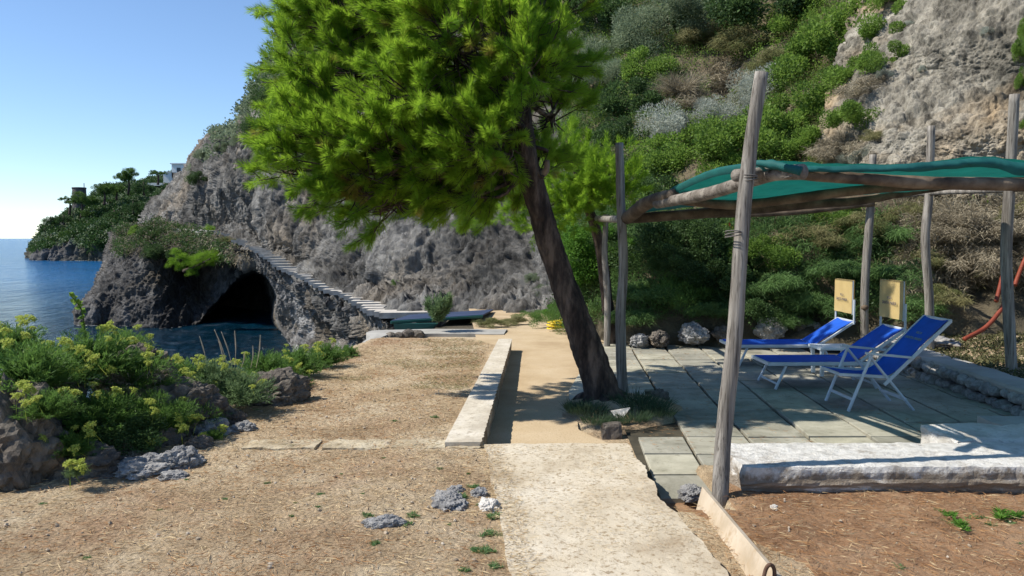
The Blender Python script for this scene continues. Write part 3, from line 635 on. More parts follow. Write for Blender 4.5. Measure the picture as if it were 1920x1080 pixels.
for i, p in enumerate(cp):
    V += [p+[0, -.8, .05], p+[0, .9, .05], p+[0, -.8, -.5], p+[0, .9, -.5]]
for i in range(23): b = i*4; fc += [(b, b+4, b+5, b+1), (b+2, b, b+4, b+6)[::1], (b+1, b+5, b+7, b+3)]
mk('ledge_path', V, fc, M['cement'])['kind'] = 'structure'
# ------------------------------------------------------------------ far concrete kerb path and rubble retaining wall
far = [G(675, 662, -.12), G(700, 640, -.1), G(738, 622, -.1), G(800, 617, -.1), G(945, 618, -.1)]
cp = catmull(np.array(far), 50); V = []; 
for i, p in enumerate(cp):
    t = np.gradient(cp, axis=0)[i]; t[2] = 0; t /= np.linalg.norm(t); n_ = np.array([-t[1], t[0], 0]); wd = np.interp(i, [0, 18, 28, 49], [.12, .2, .75, .8])
    z = np.interp(i, [0, 22, 34], [.0, -.02, -.085])+.01*fbm(p*3, 2)
    V.append([p+[0, 0, -.5], p+[0, 0, z+.0], p+n_*wd*.5+[0, 0, z+.01], p+n_*wd+[0, 0, z], p+n_*wd+[0, 0, -.8]])
V = np.array(V); mk('kerb_path', V, gridfaces(50, 5, True), M['cement'])['kind'] = 'structure'
def blob(c, r, seed=0, sub=3, amp=.25, fs=1.6, flat=1.):
    import bmesh
    bm = bmesh.new(); bmesh.ops.create_icosphere(bm, subdivisions=sub, radius=1)
    V = np.array([v.co[:] for v in bm.verts]); Fc = [tuple(v.index for v in f.verts) for f in bm.faces]; bm.free()
    q = V*fs+seed*13.7
    n = amp*(1.1*crag(q*1.1)+.9*fbm(q*.6+3, 2)) if sub > 2 else fbm(q, 4, True, .5)*amp+fbm(q*.6+3, 2)*amp
    if sub > 4: n = n+amp*.22*crag(q*4.5, 4)
    V = V*(1+n)[:, None]
    return V*np.array(r)+np.array(c), Fc
def rubble(name, pts, h, stone, mat, parent, seed=1):
    mb = MB(); r_ = random.Random(seed); cp = np.array(pts); seg = np.linalg.norm(np.diff(cp, axis=0), axis=1).sum()
    nx = int(seg/stone); rows = max(1, int(h/(stone*.75)))
    fine = catmull(cp, nx*2+1)
    for j in range(rows):
        for i in range(nx):
            p = fine[min(2*i+(j % 2), 2*nx)]; s = stone*r_.uniform(.42, .66)
            V, Fc = blob(p+np.array([r_.uniform(-.02, .02), r_.uniform(-.02, .02), (j+.5)*h/rows+r_.uniform(-.015, .015)]), (s, s*.9, s*r_.uniform(.6, .85)), r_.random()*50, 2, .3, 1.4)
            mb.add(V, Fc)
    return mb.build(name, mat, parent)
rw = empty('retaining_wall', tuple(cp[15])); tag(rw, 'curved rubble retaining wall under the far grey kerb path', 'wall')
rubble('wall_stones', [p+np.array([.0, -.06, -.34])-cp[15] for p in cp[:36]], .32, .2, M['brownrock'], rw)
# right rubble wall with cap
A0 = G(1920, 790, L); A1 = G(1700, 700, L); A2 = G(1640, 668, L); A3 = G(1560, 652, L)
xw = [(5.35, 6.9), (5.42, 8.2), (5.5, 9.6), (5.55, 10.9), (5.45, 11.9), (5.0, 12.5)]
xw = [(A0[0]+.15, 6.8), (A0[0]+.08, A0[1]), ((A0[0]+A1[0])/2+.03, (A0[1]+A1[1])/2), (A1[0], A1[1]), (A2[0], A2[1])]
sw = empty('rubble_wall', (xw[2][0], xw[2][1], L)); tag(sw, 'low rubble stone wall with cement cap at the right side of the paved terrace', 'wall')
o0 = np.array([xw[2][0], xw[2][1], L])
rubble('wall_stones', [np.array([x-.015, y, L-.02])-o0 for x, y in xw], .28, .15, M['boulder'], sw, 5)
cpw = catmull(np.array([[x, y, 0] for x, y in xw]), 90); prof = [(.09, -.05), (-.02, -.045), (-.03, -.01), (-.01, .02), (.15, .03), (.36, .02), (.38, -.05)]
V = np.array([[(p[0]+a, p[1], b+.085) for a, b in prof] for p in cpw])-np.array([o0[0], o0[1], 0])-np.array([0, 0, L-.0])
V[..., 2] += .02*fbm(V*3, 3)-.01; V[..., 0] += .03*fbm(V*4+7, 3)
mk('wall_cap', V, gridfaces(90, 7, False), M['cement'], sw)
# ------------------------------------------------------------------ pergola
perg = empty('pergola', (3.6, 8.6, L)); tag(perg, 'rustic pergola of weathered poles roofed with green shade net over the paving', 'pergola'); pb = np.array([3.6, 8.6, L])
def pt(name, path, radii, mat, **k): return tube(name, [np.array(p)-pb for p in path], radii, mat, perg, **k)
fb = G(1350, 933, SOIL)
pt('post', [fb+[0, 0, -.2], fb, P(1358, 800, 5.30), P(1378, 620, 5.31), P(1388, 470, 5.32), P(1404, 300, 5.33), P(1428, 136, 5.34)], [.058, .056, .054, .052, .049, .046, .044], M['post'], n=70, seg=18, rough=.16, rs=9)['label'] = 'thick pale leaning foreground post'
lb = G(1168, 742, L)
pt('post', [lb+[0, 0, -.1], lb, P(1163, 600, lb[1]), P(1169, 500, lb[1]), P(1164, 380, lb[1]), P(1161, 268, lb[1])], [.066, .062, .058, .054, .05, .046], M['post'], n=60, seg=14, rough=.14, rs=8, seed=3)
llb = G(1138, 652, L)
pt('post', [llb+[0, 0, -.1], llb, P(1139, 560, llb[1]), P(1134, 480, llb[1]), P(1136, 402, llb[1])], [.06, .058, .052, .05, .045], M['post'], n=40, seg=12, rough=.14, seed=5)
def rp(px_b, py_b, mids, d, r, top):
    b0 = P(px_b, py_b, d); pt('post', [b0+[0, 0, -.3], b0]+[P(a, b, d) for a, b in mids]+[P(*top, d)], [r]*4+[r*.85], M['post'], n=60, seg=14, rough=.14, seed=px_b)
rp(1622, 640, [(1621, 560), (1626, 470), (1632, 390)], 12.3, .062, (1637, 290))
rp(1744, 668, [(1742, 560), (1735, 450), (1742, 360)], 10.9, .058, (1746, 236))
rp(1897, 707, [(1892, 600), (1887, 480), (1893, 350)], 9.2, .062, (1902, 177))
kb = P(1621, 577, 12.26)
V, fc = tubegeo([kb-pb+[0, .02, 0], kb-pb+[.0, -.06, .01]], [.05, .035], seg=12); mk('knot', V, fc, M['log'], perg, True)
fr = np.array([5.9, 5.6, SOIL]); pt('post', [fr, fr+[0, 0, 1.2], fr+[.05, 0, 2.7]], [.06, .055, .05], M['post'], n=30, rough=.12)
pt('beam', [P(1176, 409, 9.0), P(1215, 380, 8.4), P(1262, 366, 7.7)], [.075, .07, .062], M['log'], n=24, seg=14, rough=.12)
pt('beam', [P(1232, 382, 8.1), P(1300, 369, 7.2), P(1345, 358, 6.6), P(1400, 341, 6.0), P(1450, 327, 5.6), P(1506, 322, 5.38)], [.05, .055, .052, .05, .048, .055], M['beam'], n=60, seg=14, rough=.08, rs=4)
pt('beam', [P(1380, 329, 5.5), P(1410, 327, 5.62), P(1440, 325, 5.75)], [.045, .045, .045], M['beam'], n=12, seg=14, rough=.08)
pt('beam', [P(1494, 326, 5.5), P(1600, 334, 5.52), P(1730, 342, 5.56), P(1920, 346, 5.6), P(2160, 350, 5.65)], [.038, .041, .044, .046, .044], M['log'], n=50, seg=16, rough=.16)
pt('beam', [P(1170, 411, 9.15), P(1290, 402, 9.2), P(1400, 393, 9.2), P(1510, 383, 9.25), P(1607, 376, 9.3), P(1690, 362, 9.3), P(1752, 352, 9.3), P(1800, 345, 9.3)], [.055, .06, .062, .06, .058, .05, .05, .05], M['log'], n=60, seg=14, rough=.14)
pt('beam', [P(1270, 376, 7.9), P(1380, 384, 7.6), P(1500, 371, 7.3), P(1600, 358, 7.1), P(1750, 347, 6.9), P(2000, 338, 6.8)], [.04, .045, .045, .042, .04, .04], M['log'], n=50, seg=12, rough=.14)
pt('beam', [P(1120, 410, 13.3), P(1150, 411, 11.5), P(1180, 409, 9.0)], [.05, .05, .05], M['post'], n=20, seg=12, rough=.1)
pt('beam', [P(1120, 411, 13.2), P(1300, 404, 13.0), P(1480, 398, 12.6), P(1640, 380, 12.2)], [.05]*4, M['log'], n=40, seg=12, rough=.12)
pt('beam', [P(1636, 372, 12.3), P(1742, 362, 10.9), P(1893, 355, 9.25), P(2110, 340, 7.4)], [.035]*4, M['post'], n=40, seg=12, rough=.12)
for c_, r in ((P(1404, 338, 5.33), .054), (P(1375, 442, 5.31), .053), (P(1166, 408, 9.05), .06), (P(1487, 330, 5.45), .055)):
    for k in range(3):
        th = np.linspace(0, 2*np.pi, 17); pth = np.stack([r*np.cos(th), r*np.sin(th), .012*k+.01*np.cos(th+k)], -1)+c_-pb
        tube('rope_tie', pth, [.004]*2, M['rope'], perg, n=40, seg=5)
# shade net
edgeL = [P(1184, 404, 9.15), P(1225, 378, 8.5), P(1270, 352, 7.7), P(1335, 323, 6.8), P(1400, 311, 6.0), P(1438, 308, 5.55)]
edgeR = [P(1800, 344, 9.3), P(1900, 344, 8.6), P(1980, 343, 7.8), P(2060, 335, 7.0), P(2130, 322, 6.2), P(2180, 312, 5.65)]
front = [P(1438, 308, 5.55), P(1500, 314, 5.5), P(1600, 315, 5.52), P(1740, 309, 5.56), P(1850, 300, 5.6), P(1930, 310, 5.6), P(2180, 312, 5.65)]
eL = catmull(np.array(edgeL), 60); eR = catmull(np.array(edgeR), 60); U = np.linspace(0, 1, 260)
fr_ = catmull(np.array(front), 260)
V = eL[None]*(1-U)[:, None, None]+eR[None]*U[:, None, None]
W_ = sstep(0.55, 1, np.linspace(0, 1, 60))[None, :, None]; Vf = fr_[:, None]-V[:, -1:]; V = V+Vf*W_*1.0
tt = np.linspace(0, 1, 60)[None]
V[..., 2] += -.10*np.abs(np.sin(tt*np.pi*2.0))*np.sin(U*np.pi)[:, None]**.5*.6+.03*fbm(V*np.array([1.5, 3, 1]), 3)+.012*fbm(V*np.array([3, 12, 3]), 3, True)+.02
mk('shade_net', V-pb, gridfaces(260, 60, True), M['net'], perg, True)
# folded hem hanging along the front
hem = np.stack([fr_+[0, -.03, .012], fr_+[0, -.06, -.01], fr_+[0, -.065, -.035], fr_+[0, -.04, -.055]], 1); hem[..., 2] += .02*fbm(hem*np.array([3, 3, 9]), 3); hem[..., 1] += .025*fbm(hem*np.array([7, 7, 20])+9, 3)
hem[:, 3, 2] += np.interp(U, [0, .1, .3, .6, .8, 1], [.03, .03, .03, 0, -.02, 0])
mk('net_hem', hem-pb, gridfaces(260, 4, False), M['netdark'], perg, True)
tube('net_roll', [p-pb for p in (P(1418, 306, 5.6), P(1450, 309, 5.5), P(1475, 315, 5.42), P(1502, 321, 5.36))], [.022, .032, .028, .03], M['netdark'], perg, n=26, rough=.5, rs=14)
hl = np.stack([eL+[-.01, 0, .02], eL+[-.03, 0, -.005], eL+[0, 0, -.045]], 1); mk('net_hem', hl-pb, gridfaces(60, 3, True), M['netdark'], perg, True)
# ------------------------------------------------------------------ text helper
def text_mesh(txt, size, mat, parent, mtx, name='printed_lettering'):
    cu = bpy.data.curves.new('t', 'FONT'); cu.body = txt; cu.size = size; cu.align_x = 'CENTER'; cu.extrude = .0006; cu.space_line = 1.0
    to = bpy.data.objects.new('t', cu); COL.objects.link(to); bpy.context.view_layer.update()
    me = bpy.data.meshes.new_from_object(to.evaluated_get(bpy.context.evaluated_depsgraph_get())); bpy.data.objects.remove(to)
    me.materials.clear(); me.materials.append(mat); me.name = name; me.transform(mtx)
    o = bpy.data.objects.new(name, me); COL.objects.link(o); o.parent = parent; return o
def frame3(o_, xa_, ya_):
    xa_ = Vector(xa_).normalized(); ya_ = Vector(ya_).normalized(); za = xa_.cross(ya_).normalized()
    m = Matrix((xa_, ya_, za)).transposed().to_4x4(); m.translation = Vector(o_); return m
def sling(pts, w_, name, mat, parent, sag=.02, th=.004):    # pts in (x,z) side profile, width along y
    pp = catmull(np.array([(x, 0, z) for x, z in pts]), 36); nw = 9; yy = np.linspace(-w_/2, w_/2, nw)
    T = np.gradient(pp, axis=0); n_ = np.stack([-T[:, 2], 0*T[:, 0], T[:, 0]], -1); n_ /= np.linalg.norm(n_, axis=1)[:, None]
    V = pp[:, None]+np.array([0, 1, 0])*yy[None, :, None]-n_[:, None]*(sag*(1-(2*yy/w_)**2))[None, :, None]
    V += n_[:, None]*(.004*fbm(V*7+3, 2))[..., None]
    B = V-n_[:, None]*th; f = gridfaces(36, nw, True); nn_ = 36*nw
    i = np.arange(35)*nw; side = np.concatenate([np.stack([i, i+nw, nn_+i+nw, nn_+i], 1), np.stack([i+nw-1, nn_+i+nw-1, nn_+i+2*nw-1, i+2*nw-1], 1)])
    return mk(name, np.concatenate([V.reshape(-1, 3), B.reshape(-1, 3)]), np.concatenate([f, f[:, ::-1]+nn_, side]), mat, parent, True)
def tb(pts, r, name, parent, mat=None, n=None): return tube(name, pts, [r, r], mat or M['metal'], parent, n=n or max(2, (len(pts)-1)*6), seg=10)
# ------------------------------------------------------------------ sun loungers (head end towards +x)
def lounger(loc, rz, label, hb, Wd=.60, headx=.50, backz=.42, Lb=1.3):
    t = empty('sun_lounger', loc, rz); tag(t, label, 'sun lounger', 'blue sun loungers with tan sunshades')
    h = .30; w2 = Wd/2
    f = MB()
    for s in (-1, 1): f.bar((0, s*w2, h), (Lb+.08, s*w2, h), .028, .042)
    f.bar((0, -w2, h), (0, w2, h), .03, .042); f.bar((Lb+.06, -w2, h), (Lb+.06, w2, h), .028, .035)
    f.build('bed_frame', M['metal'], t)
    hx, hz = Lb-.12, h+.02; ex, ez = Lb+headx, h+backz
    f = MB()
    for s in (-1, 1): f.bar((hx-.02, s*(w2-.03), hz-.06), (ex, s*(w2-.03), ez), .024, .034)
    f.bar((ex, -w2+.03, ez), (ex, w2-.03, ez), .026, .03); f.build('back_frame', M['metal'], t)
    for x0, x1 in ((.22, .08), (Lb-.02, Lb+.14)):
        for s in (-1, 1):
            f = MB(); f.bar((x0, s*(w2-.02), h), (x1, s*(w2-.0), .0), .028, .032, (0, 1, 0)); f.build('leg', M['metal'], t)
        f = MB(); xm = x0+(x1-x0)*.8; f.bar((xm, -w2, h*.2), (xm, w2, h*.2), .02, .024); f.build('stretcher', M['metal'], t)
    sling([(.02, h+.028), (.4, h+.024), (.9, h+.024), (hx, h+.026)], Wd-.05, 'seat_sling', M['blue'], t)
    bk = sling([(hx+.01, hz), ((hx+ex)/2, (hz+ez)/2+.012), (ex-.01, ez+.012)], Wd-.10, 'back_sling', M['blue'], t)
    sh = empty('sunshade', (ex-.02, 0, ez)); sh.parent = t
    hh = hb
    for s in (-1, 1):
        f = MB(); f.bar((0, s*(w2-.005), -.03), (0, s*(w2-.005), hh*.55), .022, .026, (0, 1, 0)); f.build('shade_support', M['metal'], sh)
        f = MB(); f.bar((-.015, s*(w2-.025), hh*.18), (-.015, s*(w2-.025), hh), .016, .018, (0, 1, 0)); f.build('shade_rod', M['metal'], sh)
    f = MB(); f.bar((-.015, -w2+.025, hh), (-.015, w2-.025, hh), .018, .018); f.build('shade_rod', M['metal'], sh)
    nu, nv = 14, 16; zz = np.linspace(hh*.20, hh+.012, nv); yy = np.linspace(-w2+.02, w2-.02, nu); Y, Z = np.meshgrid(yy, zz, indexing='ij')
    X = -.03+.008*np.sin(Y*22)*(1-(Z/hh))+.006*fbm(np.stack([Y*5, Z*5, 0*Y], -1), 2)
    A_ = np.stack([X, Y, Z], -1); B_ = A_+np.array([.036, 0, 0]); V = np.concatenate([A_.reshape(-1, 3), B_.reshape(-1, 3)]); g = gridfaces(nu, nv)
    i = np.arange(nu-1)*nv+nv-1; side = np.stack([i, i+nv, i+nv+nu*nv, i+nu*nv], 1)
    mk('shade_panel', V, np.concatenate([g, g[:, ::-1]+nu*nv, side]), M['tan'], sh, True)
    text_mesh('VILLA', .045, M['ink'], sh, frame3((-.050, 0, hh*.62), (0, -1, 0), (0, 0, 1)))
    text_mesh('SANTA MARIA', .055, M['ink'], sh, frame3((-.050, 0, hh*.50), (0, -1, 0), (0, 0, 1)))
    return t
ZT = L+.022
p2 = G(1420, 721, ZT); p2 = G(1437, 735, ZT)
lounger((3.02, 9.60, ZT), R(1.5), 'nearer blue sun lounger with its tan sunshade raised, just behind the deck chair', .56, .60, .48, .40, 1.15)
lounger((3.02, 11.15, ZT), R(1), 'farther blue sun lounger with tan sunshade raised, beyond the white side table', .56, .60, .42, .33, 1.27)
# side table
stp = G(1560, 707, ZT); stt = empty('side_table', (P(1560, 700, 10.35)[0], 10.35, ZT)); tag(stt, 'low white plastic side table between the two sun loungers', 'side table')
mb = MB(); mb.bar((-.24, 0, .36), (.24, 0, .36), .42, .035); mb.build('tabletop', M['white_plastic'], stt)
for sx in (-1, 1):
    for sy in (-1, 1):
        f = MB(); f.bar((sx*.2, sy*.16, .345), (sx*.19, sy*.15, 0), .05, .04, (0, 1, 0)); f.build('leg', M['white_plastic'], stt)
# deck chair
def deckchair(loc, rz):
    t = empty('deck_chair', loc, rz); tag(t, 'blue folding deck chair with pale metal frame and armrests, nearest seat on the terrace', 'deck chair')
    w2 = .27
    for s in (-1, 1):
        o_ = s*w2
        f = MB(); f.bar((.0, o_, 0), (.235, o_, .60), .024, .034, (0, 1, 0)); f.build('front_leg', M['metal'], t)
        f = MB(); f.bar((.70, s*(w2-.03), 0), (.22, s*(w2-.03), .57), .024, .034, (0, 1, 0)); f.build('rear_leg', M['metal'], t)
        f = MB(); f.bar((.16, s*(w2+.015), .605), (.66, s*(w2+.015), .555), .04, .024); f.build('armrest', M['metal'], t)
    f = MB(); f.bar((.05, -w2, .12), (.05, w2, .12), .022, .03); f.build('stretcher', M['metal'], t)
    f = MB(); f.bar((.60, -w2, .12), (.60, w2, .12), .022, .03); f.build('stretcher', M['metal'], t)
    f = MB()
    for s in (-1, 1): f.bar((-.07, s*(w2-.05), .375), (.46, s*(w2-.05), .345), .022, .032)
    f.bar((-.07, -w2+.05, .375), (-.07, w2-.05, .375), .024, .03); f.build('seat_frame', M['metal'], t)
    f = MB()
    for s in (-1, 1): f.bar((.38, s*(w2-.02), .27), (1.06, s*(w2-.02), .93), .022, .034)
    f.bar((1.06, -w2+.02, .93), (1.06, w2-.02, .93), .024, .03); f.build('back_frame', M['metal'], t)
    sling([(-.075, .395), (.12, .365), (.33, .345), (.46, .38), (.58, .475), (.82, .72), (1.05, .945)], .44, 'sling', M['blue'], t, .02)
    dx = Vector((.68, 0, .66)).normalized(); nrm = Vector((-dx.z, 0, dx.x))
    text_mesh('VILLA', .045, M['inky'], t, frame3(Vector((.86, 0, .765))+nrm*.006, (0, -1, 0), dx))
    text_mesh('SANTA MARIA', .05, M['inky'], t, frame3(Vector((.80, 0, .707))+nrm*.006, (0, -1, 0), dx))
c1 = G(1591, 772, ZT); c2 = G(1558, 751, ZT)
deckchair(((c1[0]+c2[0])/2-.03, (c1[1]+c2[1])/2, ZT), R(2))
# ------------------------------------------------------------------ green/blue covered platform by the cliff foot
a = P(733, 600, 17.3); b_ = P(860, 589, 20.2); c_ = P(925, 581, 22.0); d_ = P(905, 598, 17.6)
pf = empty('covered_platform', tuple(P(820, 598, 18.2))); po = P(820, 598, 18.2); tag(pf, 'long flat platform with dark blue felt top and green edge at the cliff foot', 'platform')
tp = [P(733, 601, 16.8), P(768, 590, 19.0), P(925, 580, 20.6), P(905, 590, 17.6)]
V = [p-po for p in tp]+[p-po-np.array([0, 0, .035]) for p in tp]
mk('platform_top', V, [(3, 2, 1, 0), (4, 5, 6, 7), (0, 1, 5, 4), (1, 2, 6, 5), (2, 3, 7, 6), (3, 0, 4, 7)], M['deckblue'], pf)
f = MB(); f.bar(tp[0]-po-[0, .02, .04], tp[3]-po-[0, .02, .04], .04, .06); f.build('edge_board', M['deckgreen'], pf)
V = [tp[0]-po-[-.05, 0, .07], tp[0]-po-[-1.0, -.1, .07], tp[0]-po-[-.75, -.1, .28], tp[0]-po-[-.12, 0, .34]]; V2 = [v+np.array([0, .1, 0]) for v in V]
mk('support_panel', V+V2, [(3, 2, 1, 0), (4, 5, 6, 7), (0, 1, 5, 4), (1, 2, 6, 5), (2, 3, 7, 6), (3, 0, 4, 7)], M['deckgreen'], pf)
# ------------------------------------------------------------------ hoses and pipes
c_ = G(1045, 617, L+.03); cc = []
for k in np.linspace(0, 1, 150):
    t_ = k*2*np.pi*8; r_ = .17+.05*math.sin(k*23)+.02*math.sin(k*61); cc.append(c_+[r_*math.cos(t_)*.95, r_*math.sin(t_)*.6, .02+k*.14+.02*math.sin(t_*1.3)])
cc += [c_+[.3, -.15, .02], c_+[.6, -.3, .02]]
tag(tube('hose_coil', cc, [.0125]*2, M['yellow'], n=500, seg=6), 'coiled yellow garden hose on the sandy path behind the pine trunk', 'hose')
def pipe(pts, label, r=.028):
    path = catmull(np.array(pts), 60); n = 240; rad = r*(1+.10*np.sin(np.arange(n)*1.9)); V, fc = tubegeo(path, rad, seg=12, n=n); tag(mk('drain_pipe', V, fc, M['orange'], None, True), label, 'pipe')
pipe([P(1808, 636, 10.6), P(1850, 612, 10.8), P(1880, 575, 11.0), P(1888, 550, 11.1)], 'lower orange corrugated pipe lying on the bare bank beside the right post')
pipe([P(1868, 565, 11.35), P(1878, 525, 11.6), P(1886, 490, 11.8), P(1887, 470, 12.0)], 'short orange corrugated pipe hanging left of the right post')
pipe([P(1903, 535, 11.5), P(1910, 515, 11.6), P(1925, 480, 11.7), P(1950, 440, 11.9)], 'orange corrugated pipe rising right of the right post at the picture edge')
pipe([P(1366, 420, 14.4), P(1372, 427, 14.35), P(1378, 438, 14.3)], 'stub of red pipe poking from the dark shrubs behind the front post', .035)
# ------------------------------------------------------------------ stones
def stone(px, py, d, r, label, mat='boulder', seed=0, name='boulder', cat='rock', amp=.42, sub=5, group=None):
    c = P(px, py, d); V, fc = blob((0, 0, 0), r, seed, sub, amp); o = tag(mk(name, V, fc, M[mat], None, False, None, c), label, cat, group); o.rotation_euler.z = seed; return o
def gstone(px, py, z, r, label, **k): return stone(px, py, G(px, py, z)[1], r, label, **k)
stone(18, 850, 5.3, (.34, .34, .42), 'massive brown boulder at the left edge of the picture under yellow samphire', 'brownrock', 1)
stone(70, 800, 5.9, (.33, .4, .36), 'tall dark boulder behind the massive left boulder', 'brownrock', 6)
stone(265, 735, 6.7, (.30, .3, .34), 'brown rock crowned with dry roots amid the left bushes', 'brownrock', 9)
stone(518, 735, 7.9, (.26, .30, .20), 'dark wedge-shaped boulder beside the grey-green bush', 'brownrock', 2)
stone(350, 770, 6.6, (.26, .3, .24), 'shaded rock under the middle samphire bush', 'brownrock', 12)
for i, (px, py, rx, rz_, lb_) in enumerate([
    (270, 880, .20, .08, 'flat pale grey rock at the earth edge, nearest to the massive boulder'), (330, 870, .17, .10, 'jagged grey rock with folded surface at the earth edge'),
    (300, 835, .15, .11, 'pitted grey rock behind the jagged one at the earth edge'), (395, 812, .14, .10, 'rounded grey rock below the grey-green bush'),
    (372, 835, .10, .06, 'small grey stone between two edge rocks'), (425, 790, .15, .11, 'brownish rock under the tip of the grey-green bush'),
    (460, 805, .09, .06, 'small smooth grey stone at the bush foot'), (240, 850, .15, .10, 'low grey rock in shade beside the massive boulder'),
    (355, 790, .15, .14, 'tall pitted rock in the shade of the middle bush'), (325, 893, .09, .03, 'thin flat stone flush with the earth near the edge rocks'),
    (160, 880, .3, .15, 'dark low rock at the foot of the massive boulder')]):
    gstone(px, py, 0.0, (rx, rx*.8, rz_), lb_, seed=20+i*3, mat='boulder' if i in (0, 1, 3, 6, 9) else 'brownrock')
gstone(722, 985, 0, (.10, .055, .045), 'elongated grey-blue stone lying on the earth left of the path', seed=3.4)
gstone(842, 945, 0, (.13, .09, .06), 'broad grey rock at the path edge', seed=8.2)
gstone(918, 952, 0, (.085, .06, .05), 'whitish rock touching the concrete path', mat='plaster', seed=5.1)
gstone(855, 922, 0, (.06, .05, .035), 'small grey stone behind the broad path-edge rock', seed=7.7)
gstone(900, 928, 0, (.05, .05, .04), 'small dark stone behind the whitish rock', seed=11.7)
gstone(1298, 925, SOIL-.02, (.10, .08, .05), 'grey stone between the last slab and the leaning post', seed=1.3)
V, fc = rough_box(-.09, -.06, -.1, .10, .07, .10, .03, .02, 9, 4, rnd=.1); tag(mk('concrete_block', V, fc, M['brownrock'], None, False, None, G(1146, 812, L+.0)), 'squat weathered concrete block at the edge of the pine island', 'block')
gstone(1236, 745, L+.05, (.11, .09, .07), 'mossy stone at the right corner of the pine island', mat='brownrock', seed=4.2)
V = np.array([(-.09, 0, .02), (.10, .02, .05), (.02, -.03, -.04), (-.05, -.02, -.035)]); V2 = V+[0, .02, .0]
tag(mk('tile_shard', np.concatenate([V, V2]), [(3, 2, 1, 0), (4, 5, 6, 7), (0, 1, 5, 4), (1, 2, 6, 5), (2, 3, 7, 6), (3, 0, 4, 7)], M['plaster'], None, False, None, G(1163, 775, L+.12)), 'white triangular tile shard lying on the pine island', 'shard')
gstone(1452, 952, SOIL+.01, (.022, .02, .018), 'tiny white pebble in the red soil near the white wall', mat='plaster', seed=2.1, name='pebble')
for i, (px, py, rx, rz_, lb_) in enumerate([
    (1300, 622, .24, .20, 'largest pale rounded boulder at the foot of the shaded bank'), (1235, 632, .22, .16, 'dark rubble rock at the bank foot right of the two left posts'),
    (1200, 636, .16, .14, 'grey rubble stone beside the left post foot'), (1360, 622, .17, .16, 'pale boulder half hidden behind the front post'),
    (1442, 612, .24, .26, 'greenish boulder behind the far lounger'), (1500, 605, .16, .16, 'small mossy boulder right of the greenish one'),
    (1530, 615, .2, .15, 'low boulder behind the far lounger back'), (1600, 640, .33, .14, 'flat pale boulder below the tan sunshades')]):
    stone(px, py+4, 12.9, (rx*1.0, rx*.7, rz_*.75), lb_, 'boulder' if i % 2 == 0 else 'brownrock', 40+i*2.3)
stone(1730, 640, 11.4, (.5, .3, .09), 'flat mossy slab rock behind the deck chair back', 'boulder', 71)
# pebbles + litter
def scatter(n, x0, x1, y0, y1, test):
    X = rg.uniform(x0, x1, n); t_ = rg.random(n); Y = y0+(y1-y0)*t_**1.3
    k = test(X, Y); return X[k], Y[k]
def on_earth(X, Y):
    e = np.interp(Y, *EX); return (X > e+.15) & (X < np.where(Y < 6, px_left(Y)-.02, wx(Y)-.32)) & (Y < 13.2)
def near_path(X, Y): return (np.abs(X-px_left(Y)-.05) < .10*rg.random(len(X))**.6+.01)
def on_soil(X, Y): return (X > px_right(Y)+.12) & (Y < 5.3) & (X < 4.5)
def strips(name, X, Y, lmin, lmax, wd, mat, zoff=.006, label=None):
    n = len(X); Z = (gh(X, Y)+zoff if zoff < .1 else .026)+rg.random(n)*.006; a_ = rg.uniform(0, 2*np.pi, n); D = np.stack([np.cos(a_), np.sin(a_)*.8, rg.normal(0, .10, n)], -1)
    V = leafV(np.stack([X, Y, Z], -1), D, rg.uniform(lmin, lmax, n), wd); o = mk(name, V, qf(n), mat, None, False, np.repeat(rg.random(n), 4)); o['kind'] = 'stuff'; return o
X, Y = scatter(60000, -4.6, .2, 2.6, 13.4, on_earth)
cl = fbm(np.stack([X*.9, Y*.9, 0*X], -1), 3)+rg.normal(0, .25, len(X)); k = cl > -.05
strips('straw_litter', X[k], Y[k], .025, .09, .0036, M['straw'])
strips('fallen_needles', X[~k][:14000], Y[~k][:14000], .025, .08, .0036, M['straw_red'])
X, Y = scatter(26000, .9, 4.6, 2.6, 5.35, on_soil); strips('soil_needle_litter', X[::3], Y[::3], .03, .10, .0032, M['straw_red'], .022); strips('soil_straw', X[1::6], Y[1::6], .03, .11, .0032, M['straw'], .024)
X, Y = scatter(5000, 0, 1.0, 2.6, 6.0, lambda X, Y: (X > px_left(Y)+.03) & (X < px_right(Y)-.05) & (fbm(np.stack([X*2, Y*2, 0*X], -1), 2) > .0))
strips('path_needle_litter', X, Y, .02, .05, .002, M['straw'], .028+.16)
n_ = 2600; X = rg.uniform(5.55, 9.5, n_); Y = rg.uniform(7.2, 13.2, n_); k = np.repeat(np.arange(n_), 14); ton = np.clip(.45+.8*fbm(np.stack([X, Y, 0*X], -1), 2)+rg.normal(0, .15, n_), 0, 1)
pb_ = np.stack([X[k], Y[k], gh(X, Y)[k]+.02], -1)+rg.normal(0, .06, (len(k), 3))*[1, 1, .25]; o = mk('bank_ground_cover', leafV(pb_, rdir(len(k))+[0, 0, .25], rg.uniform(.025, .06, len(k)), .024), qf(len(k)), M['litter'], None, False, np.repeat(ton[k]*.6+.4*rg.random(len(k)), 4)); o['kind'] = 'stuff'  # leaf cover kept dark to stand in for shade on the bank
n_ = 3500; X = rg.uniform(1.1, 5.3, n_); Y = 6.1+6.6*rg.random(n_); k = fbm(np.stack([X*1.2, Y*1.2, 0*X], -1), 3)+.35*np.exp(-((X-1.9)**2)/1.0) > .12; X = X[k]; Y = Y[k]; n_ = len(X); a_ = rg.uniform(0, 6.3, n_)
o = mk('terrace_needle_litter', leafV(np.stack([X, Y, 0*X+L+.034], -1), np.stack([np.cos(a_), np.sin(a_), 0*a_], -1), rg.uniform(.03, .08, n_), .0032), qf(n_), M['straw_red'], None, False, np.repeat(rg.random(n_), 4)); o['kind'] = 'stuff'
